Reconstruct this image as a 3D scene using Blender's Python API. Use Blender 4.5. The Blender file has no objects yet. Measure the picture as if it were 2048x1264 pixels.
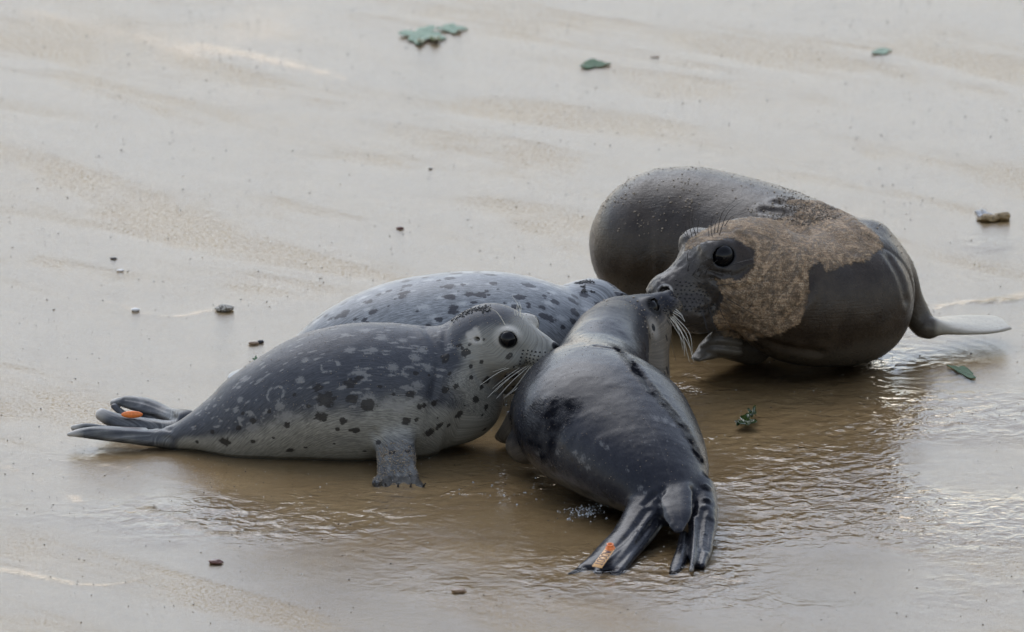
import bpy, bmesh, math, random, time
import numpy as np
from mathutils import Vector, Matrix
from mathutils.bvhtree import BVHTree

SC = bpy.context.scene
COL = SC.collection
T0 = time.time()
random.seed(7)
RNG = np.random.RandomState(11)

# ------------------------------------------------------------------ camera, sky, sun, exposure
PITCH = math.radians(15.0)
DIST = 35.0
LENS = 600.0
CP, SP = math.cos(PITCH), math.sin(PITCH)
CAM = np.array([0.0, -DIST * CP, DIST * SP])
FWD = np.array([0.0, CP, -SP]); UPV = np.array([0.0, SP, CP])

cam_data = bpy.data.cameras.new('camera')
cam_data.lens = LENS; cam_data.sensor_width = 36.0
cam_data.clip_start = 0.5; cam_data.clip_end = 2000.0
cam_data.dof.use_dof = True
cam_data.dof.focus_distance = 33.9
cam_data.dof.aperture_fstop = 7.0
cam = bpy.data.objects.new('camera', cam_data)
COL.objects.link(cam)
cam.location = CAM
cam.rotation_euler = (math.pi / 2 - PITCH, 0, 0)
SC.camera = cam

SUN_EL, SUN_AZ = math.radians(44.0), math.radians(-22.0)   # azimuth from +Y towards +X: high, a little left, beyond the seals
world = bpy.data.worlds.new('World'); SC.world = world
world.use_nodes = True
wn = world.node_tree; wn.nodes.clear()
sky = wn.nodes.new('ShaderNodeTexSky'); sky.sky_type = 'NISHITA'
sky.sun_disc = False; sky.sun_elevation = SUN_EL; sky.sun_rotation = SUN_AZ
sky.dust_density = 0.5; sky.air_density = 1.7; sky.ozone_density = 2.2
hs = wn.nodes.new('ShaderNodeHueSaturation'); hs.inputs['Saturation'].default_value = 0.50
bg = wn.nodes.new('ShaderNodeBackground'); bg.inputs['Strength'].default_value = 0.15
wo = wn.nodes.new('ShaderNodeOutputWorld')
wn.links.new(sky.outputs[0], hs.inputs['Color'])
tint = wn.nodes.new('ShaderNodeMix'); tint.data_type = 'RGBA'; tint.blend_type = 'MULTIPLY'; tint.inputs[0].default_value = 1.0
tint.inputs[7].default_value = (0.985, 0.985, 1.055, 1)      # thin bright overcast: takes the green out of the clear-air sky
wn.links.new(hs.outputs[0], tint.inputs[6]); wn.links.new(tint.outputs[2], bg.inputs[0])
wn.links.new(bg.outputs[0], wo.inputs[0])

sun_data = bpy.data.lights.new('sun', 'SUN')
sun_data.energy = 0.8; sun_data.angle = math.radians(45.0); sun_data.color = (1.0, 0.98, 0.95)
sun = bpy.data.objects.new('sun', sun_data); COL.objects.link(sun)
sdir = Vector((math.sin(SUN_AZ) * math.cos(SUN_EL), math.cos(SUN_AZ) * math.cos(SUN_EL), math.sin(SUN_EL)))
sun.rotation_euler = sdir.to_track_quat('Z', 'Y').to_euler()
sun.location = (0, 0, 30)

SC.view_settings.view_transform = 'Standard'
SC.view_settings.look = 'None'
SC.view_settings.exposure = 0.58
SC.view_settings.gamma = 1.0
SC.view_settings.use_curve_mapping = False
SC.render.engine = 'CYCLES'
SC.cycles.use_denoising = True
SC.cycles.max_bounces = 8
SC.cycles.transparent_max_bounces = 12
SC.cycles.caustics_reflective = False
SC.cycles.caustics_refractive = False

# ------------------------------------------------------------------ small helpers
K = 36.0 / LENS / 2048.0
def P(px, py, y=None, z=None):
    """world point seen at photo pixel (px,py), at depth plane y or height z"""
    d = FWD + (px - 1024) * K * np.array([1.0, 0, 0]) + (632 - py) * K * UPV
    t = (y - CAM[1]) / d[1] if y is not None else (z - CAM[2]) / d[2]
    return CAM + t * d
def PR(px, py):
    d = FWD + (px - 1024) * K * np.array([1.0, 0, 0]) + (632 - py) * K * UPV
    return d / np.linalg.norm(d)

def _h(ix, iy, iz, seed):
    h = (ix.astype(np.int64) * 374761393 + iy.astype(np.int64) * 668265263 + iz.astype(np.int64) * 2147483647 + seed * 974711) & 0xffffffff
    h = ((h ^ (h >> 13)) * 1274126177) & 0xffffffff
    h = ((h ^ (h >> 16)) * 2246822519) & 0xffffffff
    return ((h ^ (h >> 15)) & 0xffff) / 65535.0
def vnoise(p, seed=0):
    i = np.floor(p).astype(np.int64); f = p - i
    f = f * f * f * (f * (f * 6 - 15) + 10)
    r = 0
    for dx in (0, 1):
        for dy in (0, 1):
            for dz in (0, 1):
                w = (f[:, 0] if dx else 1 - f[:, 0]) * (f[:, 1] if dy else 1 - f[:, 1]) * (f[:, 2] if dz else 1 - f[:, 2])
                r = r + w * _h(i[:, 0] + dx, i[:, 1] + dy, i[:, 2] + dz, seed)
    return r * 2 - 1
def fbm(p, seed=0, octv=3):
    r = 0; a = 1.0; t = 0
    for o in range(octv):
        r = r + a * vnoise(p * (2.03 ** o) + 7.7 * o, seed + o); t += a; a *= 0.5
    return r / t
def sstep(a, b, x):
    t = np.clip((x - a) / (b - a), 0, 1)
    return t * t * (3 - 2 * t)
def nrm(v):
    v = np.asarray(v, float); return v / np.linalg.norm(v)

def setp(o, label=None, cat=None, group=None, kind=None):
    if label: o['label'] = label
    if cat: o['category'] = cat
    if group: o['group'] = group
    if kind: o['kind'] = kind
    return o
def empty(name, loc, label, cat, group=None):
    o = bpy.data.objects.new(name, None); COL.objects.link(o)
    o.location = loc; o.empty_display_size = 0.1
    return setp(o, label, cat, group)
def link(name, me, mat=None, parent=None, smooth=True):
    if mat is not None: me.materials.append(mat)
    if smooth: me.polygons.foreach_set('use_smooth', np.ones(len(me.polygons), bool))
    o = bpy.data.objects.new(name, me); COL.objects.link(o)
    if parent is not None:
        o.parent = parent
        o.matrix_parent_inverse = Matrix.Translation(-Vector(parent.location))
    return o
def mesh_from(name, v, f):
    """v (n,3) array, f (m,4) or (m,3) array"""
    me = bpy.data.meshes.new(name)
    v = np.ascontiguousarray(v, dtype=np.float32); f = np.ascontiguousarray(f, dtype=np.int32)
    me.vertices.add(len(v)); me.vertices.foreach_set('co', v.ravel())
    k = f.shape[1]
    me.loops.add(f.size); me.loops.foreach_set('vertex_index', f.ravel())
    me.polygons.add(len(f)); me.polygons.foreach_set('loop_start', np.arange(0, f.size, k, dtype=np.int32))
    me.polygons.foreach_set('loop_total', np.full(len(f), k, dtype=np.int32))
    me.update(calc_edges=True); me.validate()
    return me
def attr(me, name, arr):
    a = np.ascontiguousarray(arr, dtype=np.float32)
    if a.ndim == 1:
        t = me.attributes.new(name, 'FLOAT', 'POINT'); t.data.foreach_set('value', a)
    elif a.shape[1] == 3:
        t = me.attributes.new(name, 'FLOAT_VECTOR', 'POINT'); t.data.foreach_set('vector', a.ravel())

# ------------------------------------------------------------------ node helpers
class NT:
    def __init__(s, name):
        s.m = bpy.data.materials.new(name); s.m.use_nodes = True
        s.t = s.m.node_tree; s.t.nodes.clear()
        s.out = s.t.nodes.new('ShaderNodeOutputMaterial')
    def n(s, typ, **kw):
        nd = s.t.nodes.new(typ)
        for k, v in kw.items():
            setattr(nd, k, v)
        return nd
    def l(s, a, b): s.t.links.new(a, b)
    def put(s, sock, v):
        if hasattr(v, 'is_output'): s.l(v, sock)
        elif isinstance(v, (tuple, list)) and len(v) == 3 and sock.type == 'RGBA': sock.default_value = (*v, 1)
        else: sock.default_value = v
    def attr(s, name, vec=False):
        a = s.n('ShaderNodeAttribute'); a.attribute_name = name
        return a.outputs['Vector'] if vec else a.outputs['Fac']
    def math(s, op, a, b=0.0, c=0.0, clamp=False):
        m = s.n('ShaderNodeMath', operation=op); m.use_clamp = clamp
        s.put(m.inputs[0], a); s.put(m.inputs[1], b)
        if len(m.inputs) > 2: s.put(m.inputs[2], c)
        return m.outputs[0]
    def vmul(s, v, k):
        m = s.n('ShaderNodeVectorMath', operation='MULTIPLY'); s.put(m.inputs[0], v); s.put(m.inputs[1], k); return m.outputs[0]
    def vadd(s, v, k):
        m = s.n('ShaderNodeVectorMath', operation='ADD'); s.put(m.inputs[0], v); s.put(m.inputs[1], k); return m.outputs[0]
    def noise(s, vec, scale, detail=3.0, rough=0.55, dist=0.0):
        m = s.n('ShaderNodeTexNoise'); s.put(m.inputs['Vector'], vec); s.put(m.inputs['Scale'], scale)
        s.put(m.inputs['Detail'], detail); s.put(m.inputs['Roughness'], rough); s.put(m.inputs['Distortion'], dist)
        return m.outputs['Fac']
    def voro(s, vec, scale, feature='F1'):
        m = s.n('ShaderNodeTexVoronoi', feature=feature); s.put(m.inputs['Vector'], vec); s.put(m.inputs['Scale'], scale)
        return m.outputs['Distance']
    def ramp(s, x, a, b, ya=0.0, yb=1.0):
        m = s.n('ShaderNodeMapRange', interpolation_type='SMOOTHSTEP')
        s.put(m.inputs['Value'], x); s.put(m.inputs['From Min'], a); s.put(m.inputs['From Max'], b)
        s.put(m.inputs['To Min'], ya); s.put(m.inputs['To Max'], yb)
        return m.outputs[0]
    def mix(s, f, a, b):
        m = s.n('ShaderNodeMix', data_type='RGBA'); s.put(m.inputs[0], f); s.put(m.inputs[6], a); s.put(m.inputs[7], b)
        return m.outputs[2]
    def bump(s, h, strength=1.0, dist=0.001, normal=None):
        m = s.n('ShaderNodeBump'); s.put(m.inputs['Height'], h); s.put(m.inputs['Strength'], strength); s.put(m.inputs['Distance'], dist)
        if normal is not None: s.l(normal, m.inputs['Normal'])
        return m.outputs[0]
    def coord(s, which='Object'):
        return s.n('ShaderNodeTexCoord').outputs[which]
    def bsdf(s, **kw):
        b = s.n('ShaderNodeBsdfPrincipled')
        for k, v in kw.items(): s.put(b.inputs[k.replace('_', ' ')], v)
        s.l(b.outputs[0], s.out.inputs[0]); return b
# ------------------------------------------------------------------ implicit-surface modelling of the animals
def catmull(pts, n):
    pts = np.asarray(pts, float); m = len(pts)
    e = np.vstack([2 * pts[0] - pts[1], pts, 2 * pts[-1] - pts[-2]])
    out = []
    for t in np.linspace(0, m - 1, n):
        i = min(int(t), m - 2); f = t - i
        a, b, c, d = e[i], e[i + 1], e[i + 2], e[i + 3]
        out.append(0.5 * ((2 * b) + (c - a) * f + (2 * a - 5 * b + 4 * c - d) * f * f + (3 * b - a - 3 * c + d) * f ** 3))
    return np.array(out)
class Ell:
    def __init__(s, c, r, R=None, k=0.02, sub=False):
        s.c = np.asarray(c, float); s.r = np.asarray(r, float) * np.ones(3); s.R = R; s.k = k; s.sub = sub; s.bc = s.c; s.br = s.r.max()
    def d(s, p):
        q = p - s.c
        if s.R is not None: q = q @ s.R
        a = q / s.r; b = a / s.r
        k0 = np.sqrt((a * a).sum(1)); k1 = np.sqrt((b * b).sum(1)) + 1e-9
        return k0 * (k0 - 1) / k1
class Sweep:
    """rounded tube with elliptic sections along a spline; rows: x,y,z,half_width,half_height"""
    def __init__(s, rows, n=40, up=(0, 0, 1), k=0.03, sub=False):
        r = catmull(rows, n); s.p = r[:, :3]; s.rn = np.maximum(r[:, 3], 1e-3); s.ru = np.maximum(r[:, 4], 1e-3); s.k = k; s.sub = sub
        t = np.gradient(s.p, axis=0); t /= np.linalg.norm(t, axis=1)[:, None]
        up = np.asarray(up, float); up = up * np.ones_like(t)
        sd = np.cross(t, up); sd /= np.linalg.norm(sd, axis=1)[:, None]
        s.t = t; s.sd = sd; s.u = np.cross(sd, t)
        s.bc = (s.p.min(0) + s.p.max(0)) / 2; s.br = (np.linalg.norm(s.p - s.bc, axis=1) + np.maximum(s.rn, s.ru)).max()
        s.len = np.concatenate([[0], np.cumsum(np.linalg.norm(np.diff(s.p, axis=0), axis=1))])
    def near(s, p):
        n = len(s.p)
        D = p @ (-2 * s.p.T); D += (s.p ** 2).sum(1)
        j = D.argmin(1)
        best = np.full(len(p), 1e9); bi = np.zeros(len(p), int); bf = np.zeros(len(p))
        for o in (-1, 0):
            i = np.clip(j + o, 0, n - 2); A = s.p[i]; ab = s.p[i + 1] - A; q = p - A
            f = np.clip((q * ab).sum(1) / (ab * ab).sum(1), 0, 1)
            dd = ((q - f[:, None] * ab) ** 2).sum(1); m = dd < best
            best[m] = dd[m]; bi[m] = i[m]; bf[m] = f[m]
        return bi, bf
    def local(s, p):
        i, f = s.near(p); f1 = f[:, None]
        L = lambda A: A[i] * (1 - f) + A[i + 1] * f
        V = lambda A: A[i] * (1 - f1) + A[i + 1] * f1
        c = V(s.p); q = p - c
        sd, u, t = V(s.sd), V(s.u), V(s.t)
        return (q * sd).sum(1), (q * u).sum(1), (q * t).sum(1), L(s.rn), L(s.ru), L(s.len)
    def d(s, p):
        a, b, c, rn, ru, _ = s.local(p)
        rt = np.minimum(rn, ru)
        A, B, C = a / rn, b / ru, c / rt
        k0 = np.sqrt(A * A + B * B + C * C)
        k1 = np.sqrt((A / rn) ** 2 + (B / ru) ** 2 + (C / rt) ** 2) + 1e-9
        return k0 * (k0 - 1) / k1
def smin(a, b, k):
    h = np.maximum(k - np.abs(a - b), 0) / k
    return np.minimum(a, b) - h * h * h * k / 6.0
def field(prims, p):
    out = np.empty(len(p))
    for s0 in range(0, len(p), 60000):
        q = p[s0:s0 + 60000]; d = None
        for pr in prims:
            if d is None: d = pr.d(q); continue
            lb = np.linalg.norm(q - pr.bc, axis=1) - pr.br
            m = np.nonzero(lb < (pr.k - d if pr.sub else d + pr.k))[0]
            if not len(m): continue
            e = pr.d(q[m])
            d[m] = -smin(-d[m], e, pr.k) if pr.sub else smin(d[m], e, pr.k)
        out[s0:s0 + 60000] = d
    return out
def surface(prims, h, lo, hi):
    C = 4
    lo = np.asarray(lo, float); n = (np.ceil((np.asarray(hi) - lo) / (h * C)).astype(int)) * C + 1
    cn = (n - 1) // C + 1
    g = np.stack(np.meshgrid(*[np.arange(c) for c in cn], indexing='ij'), -1).reshape(-1, 3)
    cd = field(prims, lo + g * h * C).reshape(cn)
    act = np.abs(cd) < h * C * 2.3
    c8 = np.zeros(cn - 1, bool)
    for a in (0, 1):
        for b in (0, 1):
            for c in (0, 1):
                c8 |= act[a:cn[0] - 1 + a, b:cn[1] - 1 + b, c:cn[2] - 1 + c]
    F = np.repeat(np.repeat(np.repeat(cd[:-1, :-1, :-1], C, 0), C, 1), C, 2)
    F = np.pad(F, ((0, 1),) * 3, mode='edge')
    m = np.repeat(np.repeat(np.repeat(c8, C, 0), C, 1), C, 2)
    M = np.zeros(n, bool)
    for a in (0, 1):
        for b in (0, 1):
            for c in (0, 1):
                M[a:n[0] - 1 + a, b:n[1] - 1 + b, c:n[2] - 1 + c] |= m
    idx = np.argwhere(M)
    F[M] = field(prims, lo + idx * h)
    S = F < 0
    N = n - 1
    cnt = np.zeros(N, np.int8); acc = np.zeros((*N, 3))
    def sub(A, o): return A[o[0]:N[0] + o[0], o[1]:N[1] + o[1], o[2]:N[2] + o[2]]
    for ax in range(3):
        o1, o2 = [x for x in range(3) if x != ax]
        for a in (0, 1):
            for b in (0, 1):
                s_ = [0, 0, 0]; s_[o1] = a; s_[o2] = b
                e_ = list(s_); e_[ax] = 1
                A, B = sub(F, s_), sub(F, e_)
                x = (A < 0) != (B < 0)
                I = np.nonzero(x)
                t = A[I] / (A[I] - B[I])
                cnt[I] += 1
                acc[I + (ax,)] += t
                if a: acc[I + (o1,)] += 1
                if b: acc[I + (o2,)] += 1
    I = np.nonzero(cnt); vid = -np.ones(N, np.int64); vid[I] = np.arange(len(I[0]))
    v = lo + (np.stack(I, 1) + acc[I] / cnt[I][:, None]) * h
    faces = []
    for ax in range(3):
        o1, o2 = (ax + 1) % 3, (ax + 2) % 3
        A = [slice(1, N[0]), slice(1, N[1]), slice(1, N[2])]; A[ax] = slice(0, N[ax])
        B = list(A); B[ax] = slice(1, N[ax] + 1)
        sa, sb = S[tuple(A)], S[tuple(B)]
        x = np.argwhere(sa != sb)
        if not len(x): continue
        inside = sa[tuple(x.T)]
        off = np.ones(3, int); off[ax] = 0
        base = x + off
        e1 = np.zeros(3, int); e1[o1] = 1; e2 = np.zeros(3, int); e2[o2] = 1
        q = [vid[tuple((base - d).T)] for d in (0 * e1, e1, e1 + e2, e2)]
        q = np.stack(q, 1)
        q[~inside] = q[~inside][:, ::-1]
        faces.append(q)
    f = np.vstack(faces); f = f[(f >= 0).all(1)]
    return v, f
TET = np.array([(1, 1, 1), (1, -1, -1), (-1, 1, -1), (-1, -1, 1)], float)
def grad(prims, v, e=0.0008):
    g = np.zeros_like(v); d = np.zeros(len(v))
    for s in TET:
        x = field(prims, v + s * e); g += x[:, None] * s; d += x
    return g / (4 * e), d / 4
def project(prims, v, it=2, maxstep=0.004):
    for _ in range(it):
        g, d = grad(prims, v)
        st = d[:, None] * g / np.maximum((g * g).sum(1), 0.15)[:, None]
        l = np.linalg.norm(st, axis=1); st *= np.minimum(1, maxstep / np.maximum(l, 1e-9))[:, None]
        v = v - st
    return v
def sculpt(name, prims, h, lo, hi, fine=()):
    """mesh of the implicit body; fine = [(centre, radius, levels)] regions that get a denser mesh"""
    v, f = surface(prims, h, lo, hi)
    me = mesh_from(name, v, f)
    for c, r, lv in fine:
        for _ in range(lv):
            bm = bmesh.new(); bm.from_mesh(me)
            cc = Vector(c)
            inn = {vv for vv in bm.verts if (vv.co - cc).length < r}
            ed = [e for e in bm.edges if e.verts[0] in inn and e.verts[1] in inn]
            bmesh.ops.subdivide_edges(bm, edges=ed, cuts=1, use_grid_fill=True)
            bm.to_mesh(me); bm.free()
    n = len(me.vertices); co = np.empty(n * 3, np.float32); me.vertices.foreach_get('co', co)
    v = project(prims, co.reshape(-1, 3).astype(float), 2)
    me.vertices.foreach_set('co', v.astype(np.float32).ravel()); me.update()
    g = np.empty(n * 3, np.float32); me.vertex_normals.foreach_get('vector', g); g = g.reshape(-1, 3).astype(float)
    print('TIME', name, n, round(time.time() - T0, 1))
    return me, v, g
def frame(f, up=(0, 0, 1), roll=0.0):
    """columns: forward, left, up"""
    f = nrm(f); up = np.asarray(up, float); l = nrm(np.cross(up, f)); u = np.cross(f, l)
    if roll:
        c, s = math.cos(roll), math.sin(roll); l, u = c * l + s * u, -s * l + c * u
    return np.stack([f, l, u], 1)
class Caster:
    def __init__(s, me, v):
        s.v = v; s.b = BVHTree.FromPolygons([tuple(x) for x in v], [tuple(p.vertices) for p in me.polygons])
    def hit(s, px, py):
        d = PR(px, py)
        h = s.b.ray_cast(Vector(CAM), Vector(d))
        return None if h[0] is None else (np.array(h[0]), np.array(h[1]))
def crease(v, n, cs, lines, amp=.0025, w=.007):
    """press soft folds into the skin along lines lying on the surface"""
    out = np.zeros(len(v))
    for ln in lines:
        pts = [cs.hit(*q) for q in catmull(np.array([(*q, 0) for q in ln], float), 26)[:, :2]]
        pts = [h[0] for h in pts if h is not None]
        pts = [p for i, p in enumerate(pts) if i == 0 or np.linalg.norm(p - pts[i - 1]) < .05]
        if len(pts) < 4: continue
        pts = np.array(pts); lo, hi = pts.min(0) - 3 * w, pts.max(0) + 3 * w
        m = np.nonzero(((v > lo) & (v < hi)).all(1))[0]
        if not len(m): continue
        d = np.full(len(m), 9.0)
        for a, b in zip(pts[:-1], pts[1:]):
            ab = b - a; q = v[m] - a; f = np.clip(q @ ab / max(ab @ ab, 1e-9), 0, 1)
            d = np.minimum(d, np.linalg.norm(q - f[:, None] * ab, axis=1))
        e = np.exp(-(d / w) ** 2) - .35 * np.exp(-((d - 2.0 * w) / w) ** 2)
        out[m] = np.where(np.abs(e) > np.abs(out[m]), e, out[m])
    return v - n * (out * amp)[:, None]
def spotfield(v, spots, tang, fall=3.0):
    """spots: (centre, radius, elongation); normalised distance (1 = rim)"""
    out = np.full(len(v), fall)
    for c, r, e, t in spots:
        m = np.nonzero((np.abs(v - c) < r * fall * e).all(1))[0]
        if not len(m): continue
        q = v[m] - c; a = q @ t
        d = np.sqrt(np.maximum((q * q).sum(1) - a * a, 0) / r ** 2 + (a / (r * e)) ** 2)
        out[m] = np.minimum(out[m], d)
    return out
# ------------------------------------------------------------------ coat materials
def coat_material(name, dark, light, spotc, fleckc, rough=0.42, coat=0.0, bumpd=0.0012, streak=1.0, spec=0.45):
    """fields on the mesh: tone (0 dark back .. 1 pale belly), spot / fleck (normalised distances), wet, ruff, flow"""
    s = NT(name)
    ob = s.coord()
    flow = s.attr('flow', True)
    st = s.noise(s.vmul(flow, (38, 480, 60)), 1.0, 3, 0.6)
    st2 = s.noise(s.vmul(flow, (100, 1300, 200)), 1.0, 2, 0.6)
    n1 = s.noise(ob, 28, 4, 0.6)
    n2 = s.noise(ob, 140, 3, 0.6)
    tone = s.math('ADD', s.attr('tone'), s.math('MULTIPLY', s.math('SUBTRACT', n1, 0.5), 0.55))
    tone = s.math('ADD', tone, s.math('MULTIPLY', s.math('SUBTRACT', st, 0.5), 0.35))
    soft = s.math('SUBTRACT', 1.0, s.math('MULTIPLY', s.attr('soft'), 0.45))
    st = s.math('ADD', 0.5, s.math('MULTIPLY', s.math('SUBTRACT', st, 0.5), soft))
    st2 = s.math('ADD', 0.5, s.math('MULTIPLY', s.math('SUBTRACT', st2, 0.5), soft))
    base = s.mix(s.ramp(tone, 0.12, 0.9), dark, light)
    hairs = s.ramp(st, 0.32, 0.68, 0.70, 1.30)
    hairs = s.math('MULTIPLY', hairs, s.ramp(st2, 0.30, 0.70, 0.70, 1.30))
    mult = s.n('ShaderNodeMix', data_type='RGBA', blend_type='MULTIPLY'); mult.inputs[0].default_value = streak
    comb = s.n('ShaderNodeCombineColor'); s.l(hairs, comb.inputs[0]); s.l(hairs, comb.inputs[1]); s.l(hairs, comb.inputs[2])
    s.l(base, mult.inputs[6]); s.l(comb.outputs[0], mult.inputs[7]); base = mult.outputs[2]
    wob = s.math('ADD', s.math('MULTIPLY', s.math('SUBTRACT', s.noise(ob, 105, 4, 0.65), 0.5), 2.0), s.math('MULTIPLY', s.math('SUBTRACT', st, 0.5), 0.9))
    wobf = s.math('ADD', s.math('MULTIPLY', s.math('SUBTRACT', s.noise(ob, 210, 3, 0.6), 0.5), 2.2), s.math('MULTIPLY', s.math('SUBTRACT', st, 0.5), 2.2))
    fl = s.ramp(s.math('ADD', s.attr('fleck'), wobf), 1.25, 0.55, 0, 0.5)
    base = s.mix(fl, base, fleckc)
    sp = s.ramp(s.math('ADD', s.attr('spot'), wob), 1.2, 0.8, 0, 0.88)
    base = s.mix(sp, base, spotc)
    base = s.mix(s.attr('pale'), base, (0.50, 0.47, 0.42))
    base = s.mix(s.ramp(s.attr('ink'), 1.15, 0.85), base, (0.008, 0.008, 0.009))
    base = s.mix(s.math('MULTIPLY', s.ramp(n2, 0.62, 0.75), 0.12), base, (0.42, 0.38, 0.30))
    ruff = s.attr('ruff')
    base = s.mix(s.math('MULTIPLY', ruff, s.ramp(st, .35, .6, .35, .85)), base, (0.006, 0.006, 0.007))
    wet = s.attr('wet')
    r = s.math('ADD', rough, s.math('MULTIPLY', s.math('SUBTRACT', n2, 0.5), 0.25))
    r = s.math('SUBTRACT', r, s.math('MULTIPLY', wet, 0.2))
    h = s.math('ADD', s.math('MULTIPLY', st, 0.55), s.math('ADD', s.math('MULTIPLY', st2, 0.35), s.math('MULTIPLY', n2, 0.35)))
    rn = s.noise(s.vmul(flow, (90, 330, 120)), 1.0, 2, 0.5, 1.0)
    h = s.math('ADD', s.math('MULTIPLY', h, s.math('SUBTRACT', 1.0, s.math('MULTIPLY', wet, 0.75))), s.math('MULTIPLY', s.math('MULTIPLY', rn, ruff), 3.0))
    nb = s.bump(h, 1.0, bumpd)
    b = s.bsdf(Base_Color=base, Roughness=r, Normal=nb, IOR=1.33)
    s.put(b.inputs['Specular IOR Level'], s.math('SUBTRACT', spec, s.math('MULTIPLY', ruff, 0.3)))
    if coat:
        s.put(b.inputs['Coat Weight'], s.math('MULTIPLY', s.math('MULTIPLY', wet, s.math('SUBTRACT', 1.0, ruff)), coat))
        b.inputs['Coat Roughness'].default_value = 0.12; b.inputs['Coat IOR'].default_value = 1.3
        h2 = s.math('ADD', s.math('ADD', s.math('MULTIPLY', n2, 0.9), s.math('MULTIPLY', st2, .7)), s.math('MULTIPLY', s.math('MULTIPLY', rn, ruff), 6.0))
        s.l(s.bump(h2, 1.0, 0.0006), b.inputs['Coat Normal'])
    return s.m
def plain(name, col, rough=0.5, **kw):
    s = NT(name)
    n = s.noise(s.coord(), kw.pop('ns', 300), 3)
    c2 = tuple(x * 0.72 for x in col)
    b = s.bsdf(Base_Color=s.mix(s.ramp(n, 0.3, 0.7), c2, col), Roughness=rough, **kw)
    s.l(s.bump(n, 0.6, 0.0005), b.inputs['Normal'])
    return s.m
def eye_material():
    s = NT('wet_black_eye')
    b = s.bsdf(Base_Color=(0.004, 0.0038, 0.0045), Roughness=0.05, IOR=1.28)
    return s.m
M_EYE = eye_material()
M_PALE_WHISKER = plain('pale_whisker', (0.75, 0.72, 0.62), 0.35)
M_DARK_WHISKER = plain('dark_whisker', (0.012, 0.011, 0.011), 0.3)
M_NOSE = plain('wet_nose_skin', (0.018, 0.019, 0.023), 0.22)
M_INK = plain('dark_pit', (0.006, 0.006, 0.006), 0.6)
M_GRAIN = plain('sand_grain', (0.30, 0.24, 0.17), 0.5, ns=900)
M_DKGRAIN = plain('dark_wet_grain', (0.012, 0.012, 0.012), 0.35)
M_CLAW = plain('claw_horn', (0.045, 0.048, 0.055), 0.35)
M_TAG = plain('orange_plastic', (0.85, 0.22, 0.045), 0.4)
M_TAGFACE = plain('faded_orange_plastic', (0.86, 0.50, 0.22), 0.45)
M_TAGINK = plain('tag_ink', (0.10, 0.06, 0.07), 0.5)

# ------------------------------------------------------------------ shared builders
def tube_mesh(pts, r0, r1, sides=5, n=14):
    c = catmull(np.asarray(pts, float), n)
    t = np.gradient(c, axis=0); t /= np.linalg.norm(t, axis=1)[:, None] + 1e-12
    a = np.cross(t, (0.13, 0.31, 0.94)); a /= np.linalg.norm(a, axis=1)[:, None]; b = np.cross(t, a)
    rr = np.linspace(r0, r1, n)
    v = []
    for k in range(sides):
        w = 2 * math.pi * k / sides
        v.append(c + (a * math.cos(w) + b * math.sin(w)) * rr[:, None])
    v = np.stack(v, 1).reshape(-1, 3); f = []
    for i in range(n - 1):
        for k in range(sides):
            k2 = (k + 1) % sides
            f.append((i * sides + k, i * sides + k2, (i + 1) * sides + k2, (i + 1) * sides + k))
    return v, np.array(f)
def whisker(root, caster, pix, dy, mat, r=0.0006, name='whisker'):
    h = caster.hit(*pix[0])
    if h is None: return None
    p0 = h[0] - h[1] * 0.003
    n = len(pix); pts = [p0]
    for i, (px, py) in enumerate(pix[1:], 1):
        pts.append(P(px, py, y=p0[1] + dy * i / (n - 1)))
    if n == 2:
        mid = (pts[0] + pts[1]) / 2; L = np.linalg.norm(pts[1] - pts[0])
        pts = [pts[0], mid + np.array([0, 0, 0.05 * L]) + h[1] * 0.03 * L, pts[1]]
    v, f = tube_mesh(pts, r, r * 0.35)
    return link(name, mesh_from(name, v, f), mat, root)
def ball_mesh(name, c, r, R=None, seg=24):
    bm = bmesh.new(); bmesh.ops.create_uvsphere(bm, u_segments=seg, v_segments=seg // 2, radius=1.0)
    r = np.asarray(r, float) * np.ones(3)
    for v in bm.verts:
        q = np.array(v.co) * r
        if R is not None: q = R @ q
        v.co = Vector(q + c)
    me = bpy.data.meshes.new(name); bm.to_mesh(me); bm.free(); return me
ICO_V = None
def lumps(name, pos, nor, size, seed=0, squash=0.7, sub=1, jit=0.0):
    """many small irregular grains joined into one mesh"""
    global ICO_V
    bm = bmesh.new(); bmesh.ops.create_icosphere(bm, subdivisions=sub, radius=1.0)
    iv = np.array([v.co[:] for v in bm.verts]); fi = np.array([[v.index for v in f.verts] for f in bm.faces]); bm.free()
    rs = np.random.RandomState(seed); n = len(pos)
    sz = np.asarray(size) * np.ones(n)
    V = iv[None] * (1 + 0.35 * rs.randn(n, len(iv), 1).clip(-1.5, 1.5) * 0.5) * (1 + 0.35 * rs.rand(n, 1, 3))
    if jit:
        tv = rs.randn(n, 3) * jit; nn_ = nor / np.maximum(np.linalg.norm(nor, axis=1), 1e-6)[:, None]
        pos = pos + tv - (tv * nn_).sum(1)[:, None] * nn_
    a = rs.rand(n) * 6.28; c, s_ = np.cos(a), np.sin(a)
    x = V[..., 0] * c[:, None] - V[..., 1] * s_[:, None]; y = V[..., 0] * s_[:, None] + V[..., 1] * c[:, None]
    V = np.stack([x, y, V[..., 2] * squash], -1) * sz[:, None, None] + (pos + nor * sz[:, None] * 0.25)[:, None]
    F = (fi[None] + (np.arange(n) * len(iv))[:, None, None]).reshape(-1, 3)
    return mesh_from(name, V.reshape(-1, 3), F)
def rows(pp):
    """pixel-measured spine: (px,py or None, y, z or None, half_width, half_height)"""
    out = []
    for px, y, z, a, b in pp:
        q = P(px, 632, y=y); s_ = DIST / (DIST - 0.0)
        # x from the pixel column at this depth and height
        out.append((xat(px, y, z), y, z, a, b))
    return out
def xat(px, y, z):
    d = (np.array([0, y, z]) - CAM) @ FWD
    return (px - 1024) * K * d
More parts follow.
